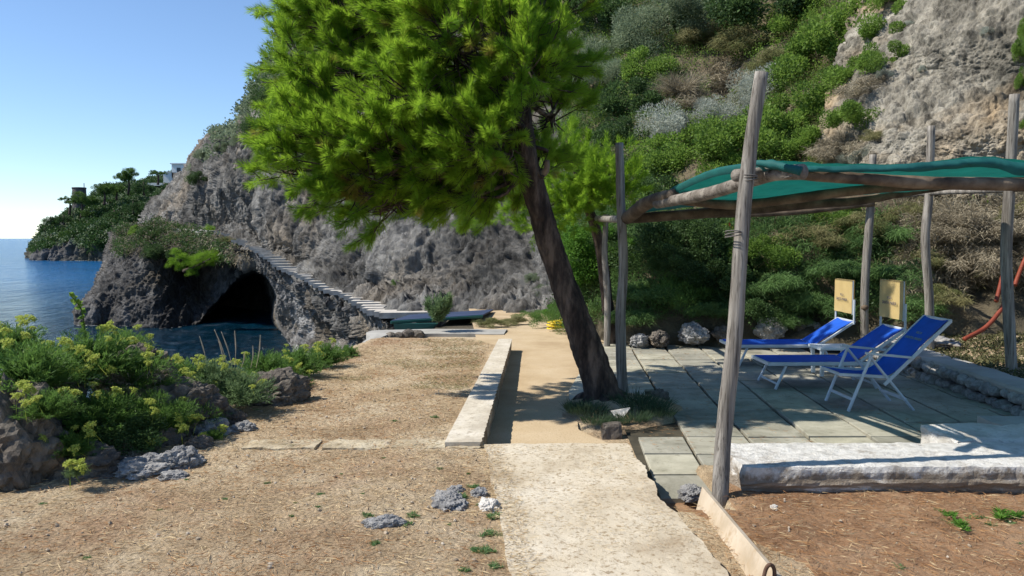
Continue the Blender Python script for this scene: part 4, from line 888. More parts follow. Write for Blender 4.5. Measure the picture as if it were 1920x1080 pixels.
X, Y = scatter(22000, -.35, .35, 2.6, 6.0, lambda X, Y: near_path(X, Y)); strips('path_edge_litter', X[::2], Y[::2], .02, .06, .003, M['straw'], .028+.16)
import bmesh
bm = bmesh.new(); bmesh.ops.create_icosphere(bm, subdivisions=1, radius=1); ov = np.array([v.co[:] for v in bm.verts]); of = np.array([[v.index for v in f.verts] for f in bm.faces]); bm.free()
X, Y = scatter(9000, -2.2, -.4, 8.5, 13.6, lambda X, Y: on_earth(X, Y) & (fbm(np.stack([X*1.3, Y*1.3, 0*X], -1), 2)+.5*(X+1.2) > .05)); n = len(X); a_ = rg.uniform(0, 6.3, n)
o = mk('dead_grass', leafV(np.stack([X, Y, gh(X, Y)], -1), np.stack([np.cos(a_), np.sin(a_), rg.uniform(.1, 1.2, n)], -1), rg.uniform(.03, .10, n), .004, .3), qf(n), M['drygreen'], None, False, np.repeat(rg.random(n), 4)); o['kind'] = 'stuff'
def pebbles(name, X, Y, r0, r1, mat, zo=0.):
    n = len(X); r_ = r0+(r1-r0)*rg.random(n)**4; c = np.stack([X, Y, gh(X, Y)+r_*.2+zo], -1)
    V = c[:, None]+ov[None]*r_[:, None, None]*rg.uniform(.6, 1.2, (n, 1, 3))*(1+.25*rg.normal(size=(n, len(ov), 1)).clip(-1, 1))
    f = (of[None]+np.arange(n)[:, None, None]*len(ov)).reshape(-1, 3); o = mk(name, V, f, mat); o['kind'] = 'stuff'
X, Y = scatter(5000, -4.6, .2, 2.6, 13.4, on_earth); pebbles('gravel', X, Y, .003, .017, M['pebble'])
X, Y = scatter(700, .9, 4.6, 2.6, 5.35, on_soil); pebbles('soil_gravel', X, Y, .003, .013, M['pebble'], .015)
# ------------------------------------------------------------------ plants: mesh makers
def clump_mesh(kind, seed, n=3000, nc=17):
    global rg
    keep = rg; rg = np.random.default_rng(seed)
    cc_ = rdir(nc)*(.35+.5*rg.random(nc)**.6)[:, None]; cc_[:, 2] = np.abs(cc_[:, 2])*1.05-.05; cr = rg.uniform(.16, .36, nc)
    k = rg.integers(0, nc, n); d = rdir(n); rad = rg.random(n)**.35
    Pb = cc_[k]+d*(cr[k]*rad)[:, None]; cv = rg.random(nc)[k]
    out = d*.8+rg.normal(0, .5, (n, 3))+np.array([0, 0, .35])
    if kind == 'leaf': V = leafV(Pb, out, rg.uniform(.045, .085, n), rg.uniform(.028, .048, n))
    elif kind == 'needle': V = leafV(Pb, out+[0, 0, .4], rg.uniform(.08, .16, n), .014)
    elif kind == 'narrow': V = leafV(Pb, out, rg.uniform(.05, .09, n), .015)
    elif kind == 'stick':
        V = leafV(cc_[k]*rg.random(n)[:, None]*.8, cc_[k]+rg.normal(0, .35, (n, 3)), rg.uniform(.25, .6, n), .012, .1)
    elif kind == 'hang':
        a_ = rg.uniform(0, 2*np.pi, n); V = leafV(Pb*[1, 1, .7], np.stack([np.cos(a_), np.sin(a_), rg.uniform(.1, 1.1, n)], -1), rg.uniform(.18, .38, n), .016, .55)
    elif kind == 'rosette':
        a_ = rg.uniform(0, 2*np.pi, n); k2 = rg.integers(0, 7, n); ca = rg.uniform(0, 6.3, 7); cr2 = rg.uniform(0, .6, 7); V = leafV(np.stack([np.cos(ca)*cr2, np.sin(ca)*cr2, 0*ca], -1)[k2], np.stack([np.cos(a_), np.sin(a_), rg.uniform(.15, 1.4, n)], -1), rg.uniform(.25, .6, n), .075, .12)
    elif kind == 'grass':
        a_ = rg.uniform(0, 2*np.pi, n); r_ = rg.random(n)**.6*.8; V = leafV(np.stack([np.cos(a_)*r_, np.sin(a_)*r_, 0*a_], -1), np.stack([np.cos(a_)*.6, np.sin(a_)*.6, rg.uniform(.8, 2, n)], -1)+rg.normal(0, .25, (n, 3)), rg.uniform(.35, .9, n), .022, .15)
    me_o = mk('tmp', V, qf(n), None, None, False, np.repeat(np.clip(.65*cv+.35*rg.random(n), 0, 1), 4)); me = me_o.data; bpy.data.objects.remove(me_o)
    rg = keep; return me
KM = {}
def variant(kind, mat, i, n=3000, nc=17):
    key = (kind, mat, i, n)
    if key not in KM:
        me = clump_mesh(kind, hash(kind) % 97*0+sum(map(ord, kind+mat))+i*13, n, nc); me.name = mat+'_foliage'; me.materials.append(M[mat]); KM[key] = me
    return KM[key]
def put(name, me, loc, s, label, cat, group=None, rz=None, tilt=None, kind=None):
    o = bpy.data.objects.new(name, me); COL.objects.link(o); o.location = tuple(loc); o.scale = s if hasattr(s, '__len__') else (s, s, s)
    o.rotation_euler = (0, 0, rg.uniform(0, 6.28) if rz is None else rz)
    return tag(o, label, cat, group, kind)
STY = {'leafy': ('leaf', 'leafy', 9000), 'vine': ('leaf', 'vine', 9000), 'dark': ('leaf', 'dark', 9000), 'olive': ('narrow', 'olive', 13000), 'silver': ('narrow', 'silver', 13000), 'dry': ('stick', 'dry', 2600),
       'drygrass': ('hang', 'drygreen', 3600), 'fern': ('hang', 'grass', 4200), 'needle': ('needle', 'needle2', 5000), 'samph': ('needle', 'samph', 5000), 'drytangle': ('hang', 'dry', 3600)}
vi = 0
def bush(sh, px, py, rpx, sty, label, name='bush', cat='bush', asp=(1, 1, .9), group=None, d=None):
    global vi; vi += 1
    k, m, n = STY[sty]
    p, nr = on(sh, px, py) if sh else (P(px, py, d), None)
    r_ = rpx*p[1]/F; r_ *= 1.22*(1 if rpx < 30 else rg.uniform(.88, 1.15)); p = p+np.array([0, -.55*r_, -.30*r_])
    return put(name, variant(k, m, vi % 4, n), p, (r_*asp[0], r_*asp[1], r_*asp[2]), label, cat, group)
G1 = 'bushes on the slope above the canopy'
UB = [(1160, 95, 75, 'olive', 'grey-green olive-like bush left of the dry slope, lower of the pair'), (1245, 45, 85, 'olive', 'large grey-green olive-like bush at the top left of the slope'),
 (1130, 25, 60, 'dark', 'dark evergreen bush at the top edge right of the pine crown'), (1320, 20, 80, 'dark', 'dark bush at the top edge above the dry grass'), (1430, 15, 80, 'dark', 'dark evergreen bush at the top edge left of the green tree'),
 (1300, 75, 55, 'drygrass', 'yellow-green grass tuft above the earth hollow'), (1390, 85, 60, 'drygrass', 'straw-coloured grass cap overhanging the earth hollow'), (1440, 120, 45, 'drygrass', 'grass tuft on the right lip of the earth hollow'),
 (1560, 70, 105, 'leafy', 'biggest bright green leafy bush beside the bare rock'), (1500, 130, 80, 'leafy', 'bright green bush below left of the biggest leafy bush'), (1610, 30, 70, 'leafy', 'bright green bush at the top edge next to the rock face'), (1590, 150, 60, 'leafy', 'small green bush touching the rock face edge'),
 (1265, 165, 62, 'dry', 'bare brown twiggy bush left of the earth hollow'), (1290, 190, 45, 'drytangle', 'brown tangle below the twiggy bush'),
 (1330, 225, 50, 'silver', 'silver-grey bush under the earth hollow'), (1425, 175, 55, 'silver', 'pale silver bush right of the roots'), (1255, 245, 60, 'silver', 'silver-grey bush low on the left of the slope'), (1390, 215, 45, 'silver', 'small silver bush between two green ones'),
 (1245, 300, 62, 'leafy', 'green leafy bush nearest the left pergola post'), (1315, 275, 70, 'leafy', 'round green bush above the canopy left end'), (1385, 265, 75, 'leafy', 'green bush behind the top of the front post'), (1465, 225, 75, 'leafy', 'green bush just right of the front post top'), (1540, 205, 62, 'leafy', 'green bush between the leafy tree and the canopy'), (1490, 280, 55, 'leafy', 'low green bush right above the canopy edge'),
 (1190, 190, 62, 'dark', 'dark bush beside the pine crown, upper one'), (1165, 260, 60, 'dark', 'dark bush beside the pine crown, lower one'), (1215, 130, 50, 'leafy', 'green bush between the olive-like bush and the twiggy bush'), (1225, 350, 45, 'dark', 'dark bush behind the canopy left corner'),
 (1600, 250, 50, 'drytangle', 'dry hanging brush at the left foot of the rock face'), (1630, 190, 42, 'drytangle', 'dry brush clinging to the rock face edge'), (1560, 285, 50, 'dry', 'dry twiggy brush right above the canopy middle'), (1640, 120, 30, 'drytangle', 'small dry tuft on the rock face edge'),
 (1480, 50, 60, 'leafy', 'green bush at the top between dark and bright ones'), (1350, 310, 45, 'leafy', 'low green bush just above the canopy hem'), (1440, 290, 45, 'dark', 'dark green bush immediately right of the front post above the canopy'), (1120, 150, 60, 'olive', 'grey-green bush peeping right of the pine crown')]
for px, py, r_, s_, lb_ in UB: bush(H3, px, py, r_, s_, lb_, group=G1)
G2 = 'plants on the bank behind the terrace'
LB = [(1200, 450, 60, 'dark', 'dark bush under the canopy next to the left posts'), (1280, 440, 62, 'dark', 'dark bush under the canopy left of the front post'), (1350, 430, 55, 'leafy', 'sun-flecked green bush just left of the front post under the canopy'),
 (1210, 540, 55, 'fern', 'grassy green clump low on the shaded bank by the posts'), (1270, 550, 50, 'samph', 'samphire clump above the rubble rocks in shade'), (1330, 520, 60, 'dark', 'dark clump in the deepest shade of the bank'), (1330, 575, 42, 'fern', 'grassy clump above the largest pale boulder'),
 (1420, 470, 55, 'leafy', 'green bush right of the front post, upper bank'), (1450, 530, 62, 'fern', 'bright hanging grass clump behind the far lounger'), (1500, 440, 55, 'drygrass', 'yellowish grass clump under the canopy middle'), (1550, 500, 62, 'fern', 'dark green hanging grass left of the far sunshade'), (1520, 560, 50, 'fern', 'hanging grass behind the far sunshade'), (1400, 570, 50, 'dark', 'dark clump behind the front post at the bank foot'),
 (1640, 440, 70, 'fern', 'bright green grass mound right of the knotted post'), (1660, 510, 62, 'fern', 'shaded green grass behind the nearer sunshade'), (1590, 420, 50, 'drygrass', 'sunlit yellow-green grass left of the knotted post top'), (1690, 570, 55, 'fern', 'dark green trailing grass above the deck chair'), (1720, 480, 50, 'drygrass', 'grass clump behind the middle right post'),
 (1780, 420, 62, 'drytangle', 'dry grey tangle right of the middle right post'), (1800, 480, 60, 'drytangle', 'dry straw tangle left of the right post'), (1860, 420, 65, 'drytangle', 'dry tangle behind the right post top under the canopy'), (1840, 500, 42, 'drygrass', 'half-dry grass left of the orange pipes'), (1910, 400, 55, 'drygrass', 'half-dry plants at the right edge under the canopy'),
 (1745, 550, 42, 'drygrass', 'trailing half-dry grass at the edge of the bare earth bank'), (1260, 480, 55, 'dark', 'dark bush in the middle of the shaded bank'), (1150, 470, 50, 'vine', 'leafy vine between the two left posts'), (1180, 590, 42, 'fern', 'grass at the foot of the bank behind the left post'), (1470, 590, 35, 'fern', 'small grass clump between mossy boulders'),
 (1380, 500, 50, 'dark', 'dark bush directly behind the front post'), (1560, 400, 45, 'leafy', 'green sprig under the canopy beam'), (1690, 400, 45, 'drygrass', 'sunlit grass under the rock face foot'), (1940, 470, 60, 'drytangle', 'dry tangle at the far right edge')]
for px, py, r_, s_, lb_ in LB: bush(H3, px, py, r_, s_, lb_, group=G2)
for px, py, r_, s_, lb_ in [(1090, 450, 55, 'vine', 'bright vine-covered bush right of the trunk, top'), (1085, 520, 60, 'vine', 'bright vine-covered bush right of the trunk, middle'), (1110, 590, 50, 'vine', 'bright leafy bush at the foot of the vine by the left post'), (1070, 590, 42, 'samph', 'feathery bush left of the far left post')]:
    bush(None, px, py, r_, s_, lb_, group='vine thicket right of the trunk', d=15.5)
for px, py, r_, s_, d, lb_ in [(1022, 592, 32, 'samph', 16.5, 'yellow-green round shrub left of the yellow hose'), (1050, 575, 26, 'vine', 17, 'small reddish-green shrub above the yellow hose'), (965, 597, 22, 'drygrass', 17, 'low dry grass tuft at the end of the sandy path'), (925, 600, 26, 'drygrass', 16.5, 'low yellowish grass tuft right of the dark platform'), (990, 590, 22, 'samph', 18, 'small samphire at the cliff foot beyond the path')]:
    bush(None, px, py, r_, s_, lb_, d=d, asp=(1.2, 1, .7))
G3 = 'plants growing on the bay cliff'
for px, py, r_, s_, lb_ in [(880, 420, 32, 'needle', 'bright green shrub on the cliff right under the pine crown'), (660, 395, 30, 'leafy', 'green shrub on the cliff beside the lit overhang'), (870, 395, 24, 'leafy', 'dark green shrub above the bright cliff shrub'),
  (482, 236, 26, 'dark', 'dark bush on the cliff brow left of the pine crown'), (512, 190, 32, 'dark', 'dark bush on the cliff top beside the pine crown'), (418, 278, 15, 'olive', 'grey bush on the cliff shoulder, higher one'), (392, 290, 20, 'olive', 'grey bush on the cliff shoulder, lower one'), (370, 312, 14, 'olive', 'tiny grey shrub at the shoulder tip near the white building'), (378, 335, 20, 'dark', 'dark green patch on the cliff left shoulder'), (452, 264, 16, 'olive', 'grey bush at the notch of the skyline'),
  (740, 530, 10, 'samph', 'tiny yellow-green tuft above the lower stairs'), (930, 495, 10, 'samph', 'small green tuft on the right cliff'), (395, 428, 12, 'needle', 'small bright plant where the stairs reach the ledge'), (700, 580, 8, 'samph', 'tiny green tuft below the stairs'), (1000, 520, 16, 'olive', 'grey plant on the cliff near the trunk'), (1020, 545, 18, 'samph', 'greenish plant low on the cliff beside the trunk')]:
    bush(H2, px, py, r_, s_, lb_, group=G3)
for px, py, r_, s_, lb_ in [(290, 440, 26, 'dark', 'dark green bush crowning the cave headland'), (265, 432, 16, 'leafy', 'green bush at the left brow of the cave headland'), (330, 500, 18, 'samph', 'olive-green patch on the dark headland face'), (350, 440, 16, 'drygrass', 'dry shrub just under the headland ledge'), (300, 470, 22, 'dark', 'dark shrub below the crowning bush'), (430, 450, 14, 'drygrass', 'scrubby plant below the top stairs'), (340, 470, 22, 'dark', 'dark scrub in the middle of the headland')]:
    bush(H1, px, py, r_, s_, lb_, group='plants on the cave headland')
# small bright pine hanging from the headland
hp = empty('headland_pine', tuple(on(H1, 345, 505)[0])); tag(hp, 'small bright green pine growing out of the dark headland face', 'pine tree')
b0 = P(345, 508, 49.3)
tube('trunk', [b0*0, P(365, 500, b0[1]-1)-b0, P(395, 485, b0[1]-1.5)-b0], [.12, .08, .04], M['bark'], hp, n=12)
for px, py, r_ in [(340, 492, 16), (352, 504, 15), (372, 495, 15), (392, 482, 16), (402, 490, 12), (330, 475, 9), (360, 515, 10), (385, 498, 12), (325, 500, 10)]:
    o = bpy.data.objects.new('foliage', variant('needle', 'needle2', px % 3, 5000)); COL.objects.link(o); o.parent = hp; o.location = tuple(P(px, py, b0[1]-1)-b0); s_ = r_*b0[1]/F*1.5; o.scale = (s_, s_, s_*.75)
hp.location = tuple(b0)
# climbing plant at right edge
for px, py, r_, lb_ in [(1905, 100, 34, 'upper leafy creeper hanging on the rock face at the right edge'), (1908, 150, 30, 'leafy creeper hanging on the rock face below the upper one'), (1915, 55, 26, 'topmost leafy creeper at the right edge'), (1915, 235, 20, 'small creeper sprays beside the right post top')]:
    bush(H4, px, py, r_, 'leafy', lb_, 'creeper', 'creeper', asp=(.55, .5, 1.0), group='creeper on the rock face')
for px, py, r_, lb_ in [(1705, 45, 9, 'tiny grey tuft on the upper rock face'), (1728, 130, 9, 'tiny dry tuft in a rock pocket'), (1845, 60, 12, 'grey hanging tuft high on the rock face'), (1655, 140, 14, 'grey tuft by the left rim of the rock face'), (1620, 290, 20, 'blue-grey plant at the rock face foot'), (1585, 300, 18, 'grey leafy plant beside the rock face foot')]:
    bush(H4, px, py, r_, 'silver', lb_, 'tuft', 'tuft', group='tufts on the rock face')
for px, py, r_, s_, lb_ in [(1560, 285, 46, 'drytangle', 'dry brush at the lower left rim of the rock face'), (1575, 225, 52, 'leafy', 'green bush overlapping the left rim of the rock face, lower'), (1612, 170, 46, 'drytangle', 'dry hanging brush on the left rim of the rock face, middle'), (1640, 115, 50, 'leafy', 'green bush overlapping the rock face rim, upper'), (1650, 50, 55, 'leafy', 'bright green bush on the rock face rim near the top edge'), (1668, -5, 50, 'leafy', 'green bush cut by the top edge beside the rock face'), (1625, 255, 26, 'drygrass', 'grassy tuft rooted in the rock face left side'), (1600, 310, 34, 'silver', 'silvery plant between the rock face foot and the canopy')]:
    bush(H4, px, py, r_, s_, lb_, group='plants on the rim of the rock face')
# scrub cover on hillside: small leaf clumps, dense, uncountable
def cover(name, sh, n, per, test, lsz, lw, mat, spread, kindd='leaf'):
    Pf = sh['P'].reshape(-1, 3); Nf = sh['N'].reshape(-1, 3); px = sh['px'].ravel(); py = sh['py'].ravel()
    du = np.linalg.norm(np.gradient(sh['P'], axis=0), axis=-1)*np.linalg.norm(np.gradient(sh['P'], axis=1), axis=-1); w_ = du.ravel()*test(px, py); w_ = w_/w_.sum()
    i = rg.choice(len(Pf), n, p=w_); c = Pf[i]+rg.normal(0, .05, (n, 3)); nr = Nf[i]; tone = np.clip(.5+.9*fbm(c*.7, 2)+rg.normal(0, .12, n), 0, 1)
    k = np.repeat(np.arange(n), per); m = n*per; pb_ = c[k]+rdir(m)*(spread*rg.random(m)**.5)[:, None]*[1, 1, .7]+nr[k]*(spread*rg.random(m)*.8)[:, None]
    D = nr[k]*.6+rdir(m)*.8+[0, 0, .3 if kindd == 'leaf' else .6]
    V = leafV(pb_, D, rg.uniform(.6, 1.2, m)*lsz, lw, .0 if kindd == 'leaf' else .4)
    o = mk(name, V, qf(m), mat, None, False, np.repeat(np.clip(tone[k]*.7+.3*rg.random(m), 0, 1), 4)); o['kind'] = 'stuff'
veg = lambda px, py: (1-sstep(1540, 1640, px-(py-150)*.12)*sstep(420, 350, py))*(1-np.exp(-(((px-1355)/55)**2+((py-155)/38)**2))*.95)*(1-sstep(1700, 1760, px)*sstep(520, 560, py)*sstep(720, 640, py))*(py > -80)*(py < 600)*(px < 2050)
cover('hillside_scrub', H3, 1900, 44, lambda a, b: veg(a, b)*(b < 400), .055, .032, M['leafy'], .24)
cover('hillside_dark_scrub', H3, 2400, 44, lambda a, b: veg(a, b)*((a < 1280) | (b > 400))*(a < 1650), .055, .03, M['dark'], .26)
cover('hillside_dry_grass', H3, 1500, 18, lambda a, b: veg(a, b)*(.35+(a > 1450)), .26, .013, M['drygreen'], .15, 'hang')
cover('bank_dead_grass', H3, 2000, 20, lambda a, b: veg(a, b)*(b > 380)*(a > 1680), .28, .012, M['dry'], .15, 'hang')
cover('bank_green_grass', H3, 2400, 20, lambda a, b: veg(a, b)*(b > 400)*(a < 1760), .24, .013, M['grass'], .15, 'hang')
cover('hollow_roots', H3, 60, 14, lambda a, b: np.exp(-(((a-1345)/30)**2+((b-160)/22)**2))*1., .5, .02, M['dry'], .2, 'hang')
cover('headland_scrub', H1, 650, 40, lambda a, b: (b < 478)*(a < 440)*(a > 225)*(np.sin(a*.09)+np.sin(b*.3+a*.05) > -.5), .15, .09, M['dark'], .5)
cover('headland_dry_scrub', H1, 500, 20, lambda a, b: (b < 480)*(a < 470)*(a > 225), .3, .05, M['dry'], .5, 'hang')
cover('cliff_brow_scrub', H2, 500, 20, lambda a, b: (b < 330-(a-380)*1.2)*(a > 395)*(a < 560), .24, .12, M['olive'], .45)
cover('cliff_brow_dark_scrub', H2, 400, 24, lambda a, b: (b < 250)*(a > 485)*(a < 700), .24, .13, M['dark'], .5)
cover('far_scrub', H5, 6500, 30, lambda a, b: (b < 462-8*np.sin(a*.06))*1., .55, .36, M['farleaf'], 1.2)
cover('far_olive_scrub', H5, 1500, 34, lambda a, b: (b < 462)*1., .5, .3, M['olive'], 1.2)
# ------------------------------------------------------------------ far headland: trees and buildings
def ftree(kind, px, py, rpx, d, label, h=None):
    t = empty(kind, tuple(P(px, py, d))); cat = 'tree'; tag(t, label, cat, 'trees on the far headland'); b0 = P(px, py, d)
    s_ = rpx*d/F
    if kind == 'umbrella_pine':
        hh = h*d/F; tube('trunk', [b0*0-[0, 0, 1], [.1*hh, 0, hh*.5], [0, 0, hh*.95]], [.35, .25, .12], M['bark'], t, n=12)
        for k in range(5):
            o = bpy.data.objects.new('crown', variant('leaf', 'farpine', k % 3, 5200)); COL.objects.link(o); o.parent = t
            o.location = (rg.uniform(-.55, .55)*s_, rg.uniform(-.4, .4)*s_, hh+rg.uniform(-.28, .2)*s_); q_ = s_*rg.uniform(.42, .62); o.scale = (q_, q_, q_*.72)
    else:
        tube('trunk', [b0*0-[0, 0, 1], [0, 0, s_*.8]], [.3, .15], M['bark'], t, n=6)
        o = bpy.data.objects.new('crown', variant('leaf', 'farleaf' if kind == 'dark_tree' else 'farpine', int(px) % 3, 5200)); COL.objects.link(o); o.parent = t; o.scale = (s_, s_, s_*.9)
for a in [('umbrella_pine', 240, 358, 30, 222, 'broad umbrella pine highest in the middle of the far headland', 26), ('umbrella_pine', 296, 340, 17, 226, 'small round-topped umbrella pine alone on the far skyline', 15), ('umbrella_pine', 195, 378, 28, 214, 'flat-topped pine between the dark tower and the broad umbrella pine', 20),
          ('umbrella_pine', 152, 402, 34, 212, 'leaning pine in front of the dark tower', 27), ('umbrella_pine', 130, 396, 18, 215, 'small pine left of the dark tower', 20), ('umbrella_pine', 168, 415, 16, 210, 'low pine below the tower', 12), ('umbrella_pine', 218, 368, 20, 218, 'pine just left of the broad umbrella pine', 12),
          ('dark_tree', 270, 360, 24, 216, 'dome-shaped dark tree below the small umbrella pine'), ('dark_tree', 305, 372, 20, 212, 'dark tree at the right end of the far headland'), ('dark_tree', 250, 395, 22, 208, 'dark tree in the middle of the far slope'), ('dark_tree', 215, 410, 20, 208, 'dark tree above the blue hut'), ('dark_tree', 280, 398, 20, 208, 'dark tree beside the pale cliff'),
          ('dark_tree', 95, 418, 15, 212, 'dark tree near the seaward end of the far headland'), ('dark_tree', 84, 436, 10, 210, 'outermost dark tree at the far headland tip'), ('green_tree', 125, 448, 17, 206, 'light green tree above the far sea rocks'), ('green_tree', 96, 450, 11, 206, 'light green tree near the far tip'), ('green_tree', 170, 458, 14, 204, 'light green tree low near the water'), ('green_tree', 290, 392, 7, 204, 'tiny bright yellow-green tree beside the pale cliff'), ('dark_tree', 180, 430, 17, 207, 'dark tree left of the blue hut'), ('dark_tree', 120, 415, 14, 210, 'dark tree below the leaning pine'), ('dark_tree', 320, 352, 12, 224, 'dark bush under the white house')]:
    ftree(*a[:6], h=(a[6] if len(a) > 6 else None))
tw = empty('watch_tower', tuple(P(150, 404, 224))); tag(tw, 'squat round dark stone tower behind pines on the far headland', 'tower')
V, fc = tubegeo([(0, 0, 0), (0, 0, 7.4)], [2.0, 1.75], seg=28, n=14, rough=.02); mk('tower_wall', V, fc, M['towerstone'], tw, True)
V, fc = tubegeo([(0, 0, 7.4), (0, 0, 7.8)], [1.85, 1.85], seg=28, n=3); mk('parapet', V, fc, M['towerstone'], tw, True)
mb = MB(); mb.box((1.3, 0, 7.8), (1.45, .15, 9.0)); mb.build('mast', M['towerstone'], tw)
wh = empty('white_house', tuple(P(332, 334, 232))); tag(wh, 'white terraced house on the skyline beside the bay cliff', 'house')
mb = MB(); mb.box((-1.5, 0, 0), (6.5, 6, 4.0)); mb.box((-4.0, 0, -1.4), (-.2, 6, 1.6)); mb.build('wall', M['whitebuild'], wh)
mb = MB(); mb.box((-1.8, -.4, 4.0), (6.8, 6.4, 4.3)); mb.box((-4.3, -.4, 1.6), (-1.5, 6.4, 1.8)); mb.box((-8.5, -.4, -2.2), (-4.1, 5, -1.4)); mb.build('roof', M['whitebuild'], wh)
for x in (0, 2.0, 4.2):
    mb = MB(); mb.box((x, -.06, 1.2), (x+1.1, .05, 3.0)); mb.build('window', M['dark_glass'], wh)
bh = empty('beach_hut', tuple(P(228, 458, 196))); tag(bh, 'small pale blue hut with white curved roof by the water of the far headland', 'hut')
mb = MB(); mb.box((-1.9, 0, -2.4), (2.0, 3, 1.6)); mb.build('wall', plain('pale_blue_paint', (.30, .42, .55), .7), bh)
V, fc = tubegeo([(-2.3, 1.3, 1.35), (2.4, 1.3, 1.35)], [1.75, 1.75], seg=20, n=2); V[:, 2] = 1.62+(V[:, 2]-1.35)*.35; mk('roof', V, fc, M['whitebuild'], bh, True)
mb = MB(); mb.box((-.6, -.05, -2.4), (.3, .04, .4)); mb.build('door', M['dark_glass'], bh)
stone(212, 487, 190, (1.0, .8, .4), 'pale rock at the waterline beneath the blue hut', 'boulder', 3)
# ------------------------------------------------------------------ main pine
pine = empty('pine_tree', tuple(G(1135, 762, L))); tag(pine, 'big leaning pine with dark trunk and bright green needle crown over the path', 'pine tree'); tb0 = np.array(pine.location)
def T(px, py, d): return P(px, py, d)-tb0
D0 = tb0[1]
trunk_path = [T(1140, 800, D0), T(1132, 750, D0), T(1110, 680, D0), T(1082, 600, D0), T(1052, 520, D0+.05), T(1025, 440, D0+.05), T(1003, 360, D0), T(985, 285, D0-.1), T(975, 200, D0-.15), T(950, 90, D0-.2), T(930, -60, D0-.1), T(920, -240, D0)]
V, fc = tubegeo(trunk_path, [.26, .19, .155, .138, .13, .122, .115, .108, .095, .085, .06, .03], seg=64, n=420, rough=.14, rs=7)
q = V*np.array([11, 11, 3.2]); cx_ = catmull(np.array(trunk_path), 420).repeat(64, 0); dv = V[:len(cx_)]-cx_; V[:len(cx_)] += dv*(.07*fbm(q[:len(cx_)], 4, True)+.17*crag(q[:len(cx_)]*[1.0, 1.0, .8]))[:, None]
tr_ = mk('trunk', V, fc, M['bark'], pine, True)
for a_, l_ in ((2.6, .42), (3.7, .38), (4.6, .40), (5.6, .45), (.4, .4), (1.5, .35)):
    dv_ = np.array([math.cos(a_), math.sin(a_), 0]); tube('root', [T(1134, 760, D0)+[0, 0, .16], T(1134, 762, D0)+dv_*.17+[0, 0, .10], T(1134, 762, D0)+dv_*l_*.75+[0, 0, .06], T(1134, 762, D0)+dv_*l_+[0, 0, -.05]], [.10, .075, .04, .02], M['bark'], pine, n=20, seg=12, rough=.25, rs=9)
tube('dead_stub', [T(1012, 330, D0-.05), T(1024, 318, D0-.1), T(1026, 300, D0-.12)], [.045, .035, .025], M['log'], tr_, n=10, rough=.2)
Bl = [(492, 118, 8.2, 48), (548, 190, 8.3, 80), (625, 130, 8.5, 95), (530, 30, 8.7, 70), (590, -60, 8.8, 110), (700, 30, 8.6, 120), (500, 262, 8.0, 62), (560, 320, 8.0, 80), (480, 338, 7.9, 42), (640, 380, 8.0, 70), (720, 400, 8.1, 58), (650, 270, 7.9, 105), (760, 300, 8.0, 110), (760, 180, 7.9, 115), (850, 90, 7.9, 125), (870, 230, 8.2, 115), (855, 340, 8.4, 75), (960, 60, 8.3, 120), (975, 170, 8.4, 100), (1040, 110, 8.9, 80), (1035, 215, 9.1, 66), (940, 330, 9.0, 55), (1010, -60, 9.0, 130), (860, -110, 8.8, 150), (720, -130, 8.8, 130), (1050, 20, 9.3, 72), (800, 390, 8.6, 45), (780, 20, 8.3, 90), (940, 260, 8.2, 85), (900, 310, 8.0, 80), (820, 340, 8.1, 80), (970, 280, 9.6, 60), (880, 380, 9.0, 45), (1000, 120, 8.2, 90), (1070, 160, 9.3, 50), (600, 20, 8.6, 70), (1060, -70, 9.8, 90), (950, -200, 9.6, 130), (910, 150, 9.6, 110), (800, 230, 9.6, 110), (700, 150, 9.6, 110), (760, 60, 10.0, 130), (960, 60, 10.2, 120), (880, -40, 10.6, 130), (640, 230, 9.0, 80)]
stem = catmull(np.array(trunk_path), 200)
TP = []; TD = []; TT = []; limbs = MB()
Bl += [(965, 345, 8.5, 52), (915, 375, 8.4, 52), (1000, 345, 8.6, 36), (860, 400, 8.3, 48), (940, 320, 8.0, 56), (960, 205, 7.9, 70), (900, 270, 7.7, 80), (985, 130, 7.9, 70), (700, 425, 8.2, 34), (780, 425, 8.4, 34), (860, 405, 8.6, 40), (930, 395, 8.8, 36), (640, 330, 8.4, 80), (720, 350, 8.4, 80), (800, 330, 8.8, 90), (1010, 300, 8.7, 42), (830, 60, 7.7, 80), (600, 90, 9.2, 80), (540, 250, 8.9, 70)]
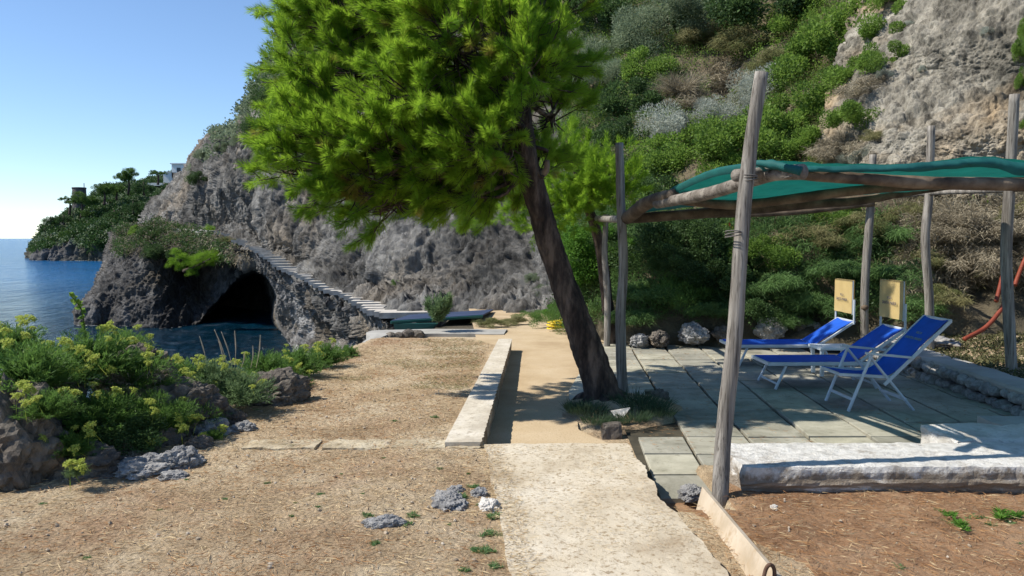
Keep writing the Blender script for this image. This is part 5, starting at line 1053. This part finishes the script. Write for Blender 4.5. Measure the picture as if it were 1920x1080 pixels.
for bi, (bx, by, bd, br) in enumerate(Bl):
    bx += float(np.interp(bx, [450, 560, 700, 850], [66, 56, 22, 0])); by -= float(np.interp(by, [200, 330, 430], [-4, 16, 38]))
    c = T(bx, by, bd); r_ = br*bd/F
    k = int(np.clip(120+(285-by)*.14+20*rg.random(), 118, 190)); s0 = stem[k]; mid = (s0+c)/2+[0, 0, -.12*np.linalg.norm(c-s0)*(.6 if by < 250 else .1)]
    mid += rg.normal(0, .09, 3); V, fc = tubegeo([s0, s0*.7+mid*.3+rg.normal(0, .05, 3), mid, mid*.4+c*.6+rg.normal(0, .06, 3), c], [.034, .024, .018, .012, .008], seg=7, n=14, rough=.1); limbs.add(V, fc)
    out = c-s0; out /= np.linalg.norm(out)
    ns = max(5, int((br/62)**2*9))
    for _ in range(ns):                                   # branchlets inside the mass
        dd = rdir(1)[0]; e = c+dd*r_*rg.uniform(.55, .95)*[1, 1, .85]; V, fc = tubegeo([c-dd*0+rg.normal(0, .03, 3), (c+e)/2+[0, 0, -.03], e], [.012, .008, .004], seg=5, n=5, cap=False); limbs.add(V, fc)
    nf_ = max(6, int((br/62)**2*8.5))
    for _ in range(nf_):                                  # foliage fingers: dense bottle-brush shoots with air between them
        dd = rdir(1)[0]; st = c+dd*r_*rg.uniform(.15, .62)*[1, 1, .9]; fd = dd*.62+out*.5+np.array([-.20, -.06, .30])+rg.normal(0, .12, 3); fd /= np.linalg.norm(fd); fl = rg.uniform(.26, .46)
        nt_ = int(rg.integers(7, 12)); t_ = rg.random(nt_)**.7; tw_ = fd+rg.normal(0, .34, (nt_, 3)); TP.append(st+fd*(fl*t_)[:, None]+rg.normal(0, .022, (nt_, 3))); TD.append(tw_); TT.append(np.full(nt_, rg.normal(.42, .22)))
        V, fc = tubegeo([st-fd*.12, st+fd*fl*.9], [.009, .004], seg=5, n=3, cap=False); limbs.add(V, fc)
limbs.build('limbs', M['bark'], pine, True)
TP = np.concatenate(TP); TD = np.concatenate(TD); TD /= np.linalg.norm(TD, axis=1)[:, None]; nT = len(TP)
def needles(TP, TD, per, nl, nw, tl):
    n = len(TP); k = np.repeat(np.arange(n), per); m = n*per; s_ = rg.random(m)**.8; len_ = (tl*rg.uniform(.7, 1.25, n))[k]
    base_ = TP[k]+TD[k]*(s_*len_)[:, None]; sd_ = np.cross(TD[k], rdir(m)); sd_ /= np.linalg.norm(sd_, axis=1)[:, None]+1e-9
    D = TD[k]*(.45+.5*s_)[:, None]+sd_*rg.uniform(.35, .8, m)[:, None]+[0, 0, .05]
    V = leafV(base_, D, rg.uniform(.7, 1.15, m)*nl, nw); return V, k
V, k = needles(TP, TD, 100, .098, .0042, .13)
tone = np.clip(np.concatenate(TT)+rg.normal(0, .07, nT), 0, .84); brown = rg.random(nT) < .012; tone[brown] = 1
px_, py_ = proj(TP+tb0); tone[(np.hypot(px_-680, py_-348) < 26) & (rg.random(nT) < .7)] = 1; tone[(np.hypot(px_-905, py_-85) < 30) & (rg.random(nT) < .6)] = 1
mk('crown', V, qf(len(V)), M['needle'], pine, False, np.repeat(np.clip(tone[k]+rg.normal(0, .05, len(k)), 0, 1), 4))
sk_ = MB()
for i in range(0, nT, 2):
    V, fc = tubegeo([TP[i]-TD[i]*.05, TP[i]+TD[i]*.2], [.005, .002], seg=4, n=2, cap=False); sk_.add(V, fc)
sk_.build('twigs', M['bark'], pine, True)
print('twigs', nT)
# second pine behind
p2_ = empty('pine_tree', tuple(G(1128, 655, L))); tag(p2_, 'slimmer second pine with lower crown behind the big pine, beside the far left post', 'pine tree'); o2 = np.array(p2_.location); d2 = o2[1]+.6; p2_.location[1] += .6; o2 = np.array(p2_.location)
def T2(px, py, d): return P(px, py, d)-o2
tp2 = [T2(1150, 660, d2), T2(1138, 560, d2), T2(1128, 480, d2), T2(1112, 415, d2), T2(1090, 360, d2), T2(1075, 290, d2)]
tube('trunk', tp2, [.12, .10, .09, .085, .07, .04], M['bark'], p2_, n=60, seg=16, rough=.2)
TP = []; TD = []; limbs = MB()
for bx, by, bd, br in [(1060, 330, 13.2, 60), (1110, 350, 13, 55), (1150, 320, 12.8, 42), (1175, 340, 12.8, 30), (1020, 390, 13.2, 45), (960, 390, 13.4, 42), (1080, 390, 13, 42), (1100, 300, 13.8, 40), (1150, 370, 13, 35), (1000, 420, 13.3, 26), (1050, 270, 14, 36)]:
    c = T2(bx, by, bd); r_ = br*bd/F; n = int((br/50)**2*85); dd = rdir(n); TP.append(c+dd*(r_*rg.random(n)**.42)[:, None]); TD.append(dd*.7+[0, -.1, .5]+rg.normal(0, .2, (n, 3)))
    V, fc = tubegeo([T2(1100, 385, d2), (T2(1100, 385, d2)+c)/2+[0, 0, .1], c], [.04, .03, .012], seg=6, n=8); limbs.add(V, fc)
limbs.build('limbs', M['bark'], p2_, True); TP = np.concatenate(TP); TD = np.concatenate(TD); TD /= np.linalg.norm(TD, axis=1)[:, None]
V, k = needles(TP, TD, 90, .11, .006, .2); mk('crown', V, qf(len(V)), M['needle'], p2_, False, np.repeat(np.clip(rg.normal(.12, .2, len(TP)), 0, .84)[k], 4))
# ------------------------------------------------------------------ foreground samphire and grass
def samphire(seed, leaves, mat):
    global rg
    keep = rg; rg = np.random.default_rng(seed); ns = 150; a_ = rg.uniform(0, 2*np.pi, ns); el = rg.uniform(.15, 1.5, ns)
    D = np.stack([np.cos(a_)*np.cos(el), np.sin(a_)*np.cos(el), np.sin(el)], -1); ln = rg.uniform(.55, 1.05, ns)
    per = leaves//ns; k = np.repeat(np.arange(ns), per); t_ = rg.uniform(.15, 1, len(k)); pb_ = D[k]*(ln[k]*t_)[:, None]+rg.normal(0, .03, (len(k), 3)); pb_[:, 2] = np.maximum(pb_[:, 2], -.05)
    V = leafV(pb_, D[k]+rg.normal(0, .55, (len(k), 3))+[0, 0, .3], rg.uniform(.09, .18, len(k)), .02)
    tn = np.clip(rg.random(ns)[k]*.6+.4*rg.random(len(k)), 0, 1); o = mk('tmp', V, qf(len(k)), M[mat], None, False, np.repeat(tn, 4)); me = o.data; me.name = 'foliage'; bpy.data.objects.remove(o); rg = keep; return me
SM = [samphire(i+100, 9000, m) for i, m in enumerate(['samph', 'samph', 'samphgrey', 'samphgrey'])]
def umbel_mesh():
    nb = 16; a_ = rg.uniform(0, 2*np.pi, nb); r_ = rg.random(nb)**.5; cb = np.stack([np.cos(a_)*r_, np.sin(a_)*r_, .45*(1-r_**2)], -1)*.036
    k = np.repeat(np.arange(nb), 16); c = cb[k]+rdir(len(k))*.008*[1, 1, .5]
    V = leafV(c, rg.normal(0, .8, (len(k), 3))+[0, 0, .3], .0095, .009); st = leafV(np.repeat([[0, 0, -.035]], nb, 0), cb+[0, 0, .035], .05, .0016); sk = leafV(np.array([[0, 0, -.14]]*2), np.array([[0, 0, 1.]]*2), .11, .004)
    tn = np.concatenate([np.repeat(rg.random(nb)[k]*.6+.4*rg.random(len(k)), 4), np.zeros(4*nb+8)])
    V = np.concatenate([V, st, sk]); o = mk('tmp', V, qf(len(V)), M['umbel'], None, False, tn); me = o.data; me.name = 'flower_head'; bpy.data.objects.remove(o); return me
UM = umbel_mesh()
def samp(px, py, d, rpx, v, nf, label, asp=.74, cat='samphire plant'):
    nf = int(nf*.6)+1; py += 12
    c = P(px, py, d); r_ = 1.12*rpx*d/F; t = empty('samphire', tuple(c)); tag(t, label, cat, 'samphire clumps on the left edge')
    o = bpy.data.objects.new('foliage', SM[v]); COL.objects.link(o); o.parent = t; o.scale = (r_, r_, r_*asp); o.rotation_euler.z = rg.uniform(0, 6)
    for i in range(nf):
        a_ = rg.uniform(0, 2*np.pi); el = rg.uniform(.15, 1.4); rr_ = r_*rg.uniform(.95, 1.12); f = bpy.data.objects.new('flower_head', UM); COL.objects.link(f); f.parent = t
        f.location = (math.cos(a_)*math.cos(el)*rr_, math.sin(a_)*math.cos(el)*rr_-.02, math.sin(el)*rr_*asp+.02); s_ = rg.uniform(.7, 1.35); f.scale = (s_,)*3; f.rotation_euler = (rg.normal(0, .4)+.3, rg.normal(0, .4), 0)
for a in [(60, 715, 5.6, 105, 0, 26, 'largest flowering samphire at the left picture edge'), (170, 690, 6.2, 100, 1, 22, 'flowering samphire beside the edge one, rising against the sea'), (250, 720, 6.4, 90, 0, 12, 'green samphire above the brown root rock'), (20, 660, 6.6, 80, 1, 18, 'samphire behind the largest one at the left edge'),
          (190, 790, 5.7, 85, 0, 12, 'shaded samphire hanging beside the massive boulder'), (130, 840, 5.3, 55, 1, 8, 'low samphire at the foot of the massive boulder'), (290, 800, 6.2, 75, 1, 9, 'samphire clump above the pitted rocks'), (330, 720, 7.2, 70, 0, 16, 'flowering samphire in the middle, against the dark cove'), (390, 730, 7.3, 80, 2, 14, 'grey-green samphire with pale flowers in the middle'),
          (450, 745, 7.2, 75, 2, 6, 'grey-green tufted clump left of the wedge boulder'), (400, 790, 6.9, 55, 3, 2, 'low grey-green clump over the rounded rocks'), (500, 695, 8.6, 60, 1, 14, 'flowering samphire behind the wedge boulder'), (560, 690, 9.4, 62, 0, 14, 'bright samphire right behind the wedge boulder'), (610, 672, 10.2, 50, 0, 8, 'bright samphire near the far earth corner'), (545, 715, 8.7, 42, 1, 8, 'yellowish samphire touching the earth beyond the wedge boulder'),
          (280, 825, 5.8, 22, 1, 6, 'tiny flowering samphire on the pitted rock'), (400, 812, 6.3, 24, 1, 5, 'small yellow-green samphire on the rounded rocks'), (145, 880, 5.0, 25, 3, 6, 'small samphire with pale heads low by the boulder'), (650, 658, 11.2, 28, 0, 3, 'last small samphire at the end of the curved kerb'), (90, 770, 5.2, 62, 0, 14, 'samphire draped over the massive boulder'), (230, 655, 7.0, 60, 0, 12, 'samphire on the crest behind the root rock')]: samp(*a)
for px, py, d, r_, s_, lb_ in [(270, 700, 6.6, 60, 'drytangle', 'brown dry tangle crowning the root rock'), (440, 700, 7.6, 45, 'drygrass', 'dry-tipped grass tuft behind the grey-green clumps'), (470, 800, 6.8, 24, 'drytangle', 'dry stems at the right tip of the grey-green clump'), (230, 830, 5.8, 48, 'drytangle', 'dry brown stems in the shaded hollow by the boulder'), (220, 770, 6.0, 70, 'dark', 'dark leafy growth in the shade of the left mound'), (330, 790, 6.7, 60, 'dark', 'dark growth beneath the middle samphire'), (150, 800, 6.1, 60, 'dark', 'dark growth behind the massive boulder'), (250, 800, 5.95, 60, 'dark', 'dark leafy growth right of the massive boulder'), (190, 850, 5.5, 45, 'dark', 'low dark growth at the shaded earth edge'), (360, 760, 6.7, 60, 'samph', 'green feathery growth between the middle clumps'), (290, 760, 6.2, 65, 'samph', 'green feathery growth over the pitted rocks'), (120, 700, 6.4, 90, 'dark', 'dark leafy mass inside the left mound'), (450, 720, 8.0, 55, 'samph', 'green feathery growth left of the wedge boulder'), (40, 640, 7.0, 60, 'vine', 'broad-leaved plant at the left edge against the sea')]:
    bush(None, px, py, r_, s_, lb_, d=d, asp=(1.1, 1, .8), cat='dry plant' if 'dry' in s_ else 'bush')
# leafy sprigs against the sea
sp_ = empty('leafy_sprig', tuple(P(160, 650, 6.4))); tag(sp_, 'tall sprig with round leaves reaching up against the sea', 'sprig'); so = np.array(sp_.location)
pth = [P(160, 650, 6.4)-so, P(158, 610, 6.3)-so, P(150, 575, 6.25)-so, P(130, 552, 6.2)-so]; tube('stem', pth, [.006, .003], M['leafy'], sp_, n=14, seg=5)
cpp = catmull(np.array(pth), 26)[4:]; V = leafV(np.repeat(cpp, 2, 0), rdir(44)+[0, 0, .2], .045, .042); mk('leaf', V, qf(44), M['leafy'], sp_, False, np.repeat(rg.random(44), 4))
gs = empty('grass_stalks', tuple(P(430, 690, 7.3))); tag(gs, 'tall pale seed-headed grass stalks standing before the dark cove', 'grass stalks'); so = np.array(gs.location)
for x0, x1, y1 in [(428, 402, 618), (436, 415, 622), (440, 440, 620), (452, 458, 660), (470, 474, 648), (388, 374, 630), (480, 488, 628), (420, 410, 640)]:
    tube('stalk', [P(x0, 690, 7.3)-so, P((x0+x1)/2+2, (690+y1)/2, 7.3)-so, P(x1, y1, 7.3)-so], [.0025, .0025, .006, .002], M['stalk'], gs, n=16, seg=5)
# oleander by the far kerb
ol = empty('oleander', tuple(P(822, 606, 15.2))); tag(ol, 'small oleander bush with narrow leaves in front of the dark blue platform', 'shrub')
n = 2600; a_ = rg.uniform(0, 2*np.pi, 60); D = np.stack([np.cos(a_)*.55, np.sin(a_)*.5, rg.uniform(.6, 1.3, 60)], -1); k = rg.integers(0, 60, n); t_ = rg.uniform(.1, 1, n)
V = leafV(D[k]*t_[:, None]*.42+rg.normal(0, .01, (n, 3)), D[k]+rg.normal(0, .5, (n, 3)), .11, .018); mk('foliage', V, qf(n), M['samphgrey'], ol, False, np.repeat(rg.random(60)[k]*.5+.5*rg.random(n), 4))
mb = MB()
for d_ in D[:24]:
    V, fc = tubegeo([(0, 0, 0), d_*.4], [.006, .003], seg=4, n=3); mb.add(V, fc)
mb.build('stems', M['bark'], ol)
# tufts round the pine foot
GM = [variant('rosette', 'weed', i, 170, 10) for i in range(3)]
M['shadegrass'] = leafmat('shaded_tufts', (.018, .04, .018), (.075, .12, .06), .3)  # grass colour darkened to carry the shade under the pine
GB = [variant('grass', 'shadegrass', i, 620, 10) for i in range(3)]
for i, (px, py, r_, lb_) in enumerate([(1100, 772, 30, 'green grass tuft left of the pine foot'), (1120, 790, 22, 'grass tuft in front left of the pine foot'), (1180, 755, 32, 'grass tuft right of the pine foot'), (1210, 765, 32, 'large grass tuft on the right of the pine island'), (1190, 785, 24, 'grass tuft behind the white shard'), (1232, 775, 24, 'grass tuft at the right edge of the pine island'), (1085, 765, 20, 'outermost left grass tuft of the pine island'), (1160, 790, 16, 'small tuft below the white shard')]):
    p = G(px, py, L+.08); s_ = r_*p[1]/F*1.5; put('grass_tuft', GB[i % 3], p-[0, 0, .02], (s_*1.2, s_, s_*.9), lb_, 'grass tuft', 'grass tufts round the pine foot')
# small weeds in the earth
wl_ = [(600, 930, 10), (597, 955, 7), (548, 970, 8), (555, 945, 6), (690, 970, 14), (700, 1020, 16), (775, 970, 18), (760, 985, 16), (870, 935, 22), (888, 915, 16), (905, 950, 16), (930, 970, 24), (945, 945, 16), (920, 1000, 24), (890, 1030, 20), (915, 1030, 22), (950, 1000, 16), (870, 1065, 18), (930, 1060, 20), (160, 1045, 12), (840, 985, 8), (500, 905, 8), (630, 825, 8), (545, 835, 8), (815, 780, 10), (740, 790, 8), (1330, 860, 5), (1455, 985, 12), (1455, 1025, 7), (1570, 955, 10), (1620, 1025, 9), (1720, 1005, 9), (1755, 960, 14), (1790, 985, 24), (1830, 975, 24), (1860, 990, 20), (1880, 965, 18), (1895, 985, 20), (1690, 1065, 20), (1640, 1060, 14), (1915, 1020, 14), (420, 935, 9), (350, 900, 6), (480, 765, 8), (640, 890, 6), (680, 930, 6), (825, 880, 8), (880, 890, 7), (300, 955, 6), (80, 945, 8), (720, 860, 6)]
def where(px, py):
    if px < 960: a = 'on the dry earth'
    else: a = 'in the red soil bed'
    return a
nearx = [(722, 985, 'the elongated grey stone'), (842, 945, 'the broad grey rock'), (918, 952, 'the whitish rock'), (930, 1040, 'the left edge of the concrete path'), (600, 835, 'the tufa edging blocks'), (150, 1000, 'the lower left picture corner'), (1455, 1000, 'the pale timber board'), (1830, 980, 'the leafy patch at the right edge'), (1600, 960, 'the white wall foot'), (1680, 1060, 'the bottom edge of the red soil'), (480, 780, 'the grey-green bush'), (330, 900, 'the flat edge rocks'), (560, 950, 'the middle of the left earth'), (760, 800, 'the low wall left side')]
for i, (px, py, r_) in enumerate(wl_):
    z = 0.0 if px < 960 else SOIL; p = G(px, py, z); p[2] = gh(p[0], p[1]); nn_ = min(nearx, key=lambda q: math.hypot(q[0]-px, q[1]-py))
    size = 'tiny' if r_ < 9 else 'small' if r_ < 16 else 'spreading'
    put('weed', GM[i % 3], p, (r_*1.25*p[1]/F, r_*1.25*p[1]/F, r_*1.1*p[1]/F), '%s green weed %s near %s' % (size, where(px, py), nn_[2]), 'weed', 'weeds near '+nn_[2])
for i, (px, py, r_, lb_) in enumerate([(1885, 968, 26, 'yellow-green leafy seedling at the right of the red soil bed'), (1800, 985, 22, 'small leafy patch left of the yellow-green seedling'), (1780, 965, 14, 'little round-leaved weed in the red soil')]):
    p = G(px, py, SOIL+.03); s_ = 1.5*r_*p[1]/F; put('seedling', variant('rosette', 'vine', i, 180, 10), p, (s_*1.2, s_, s_), lb_, 'seedling')
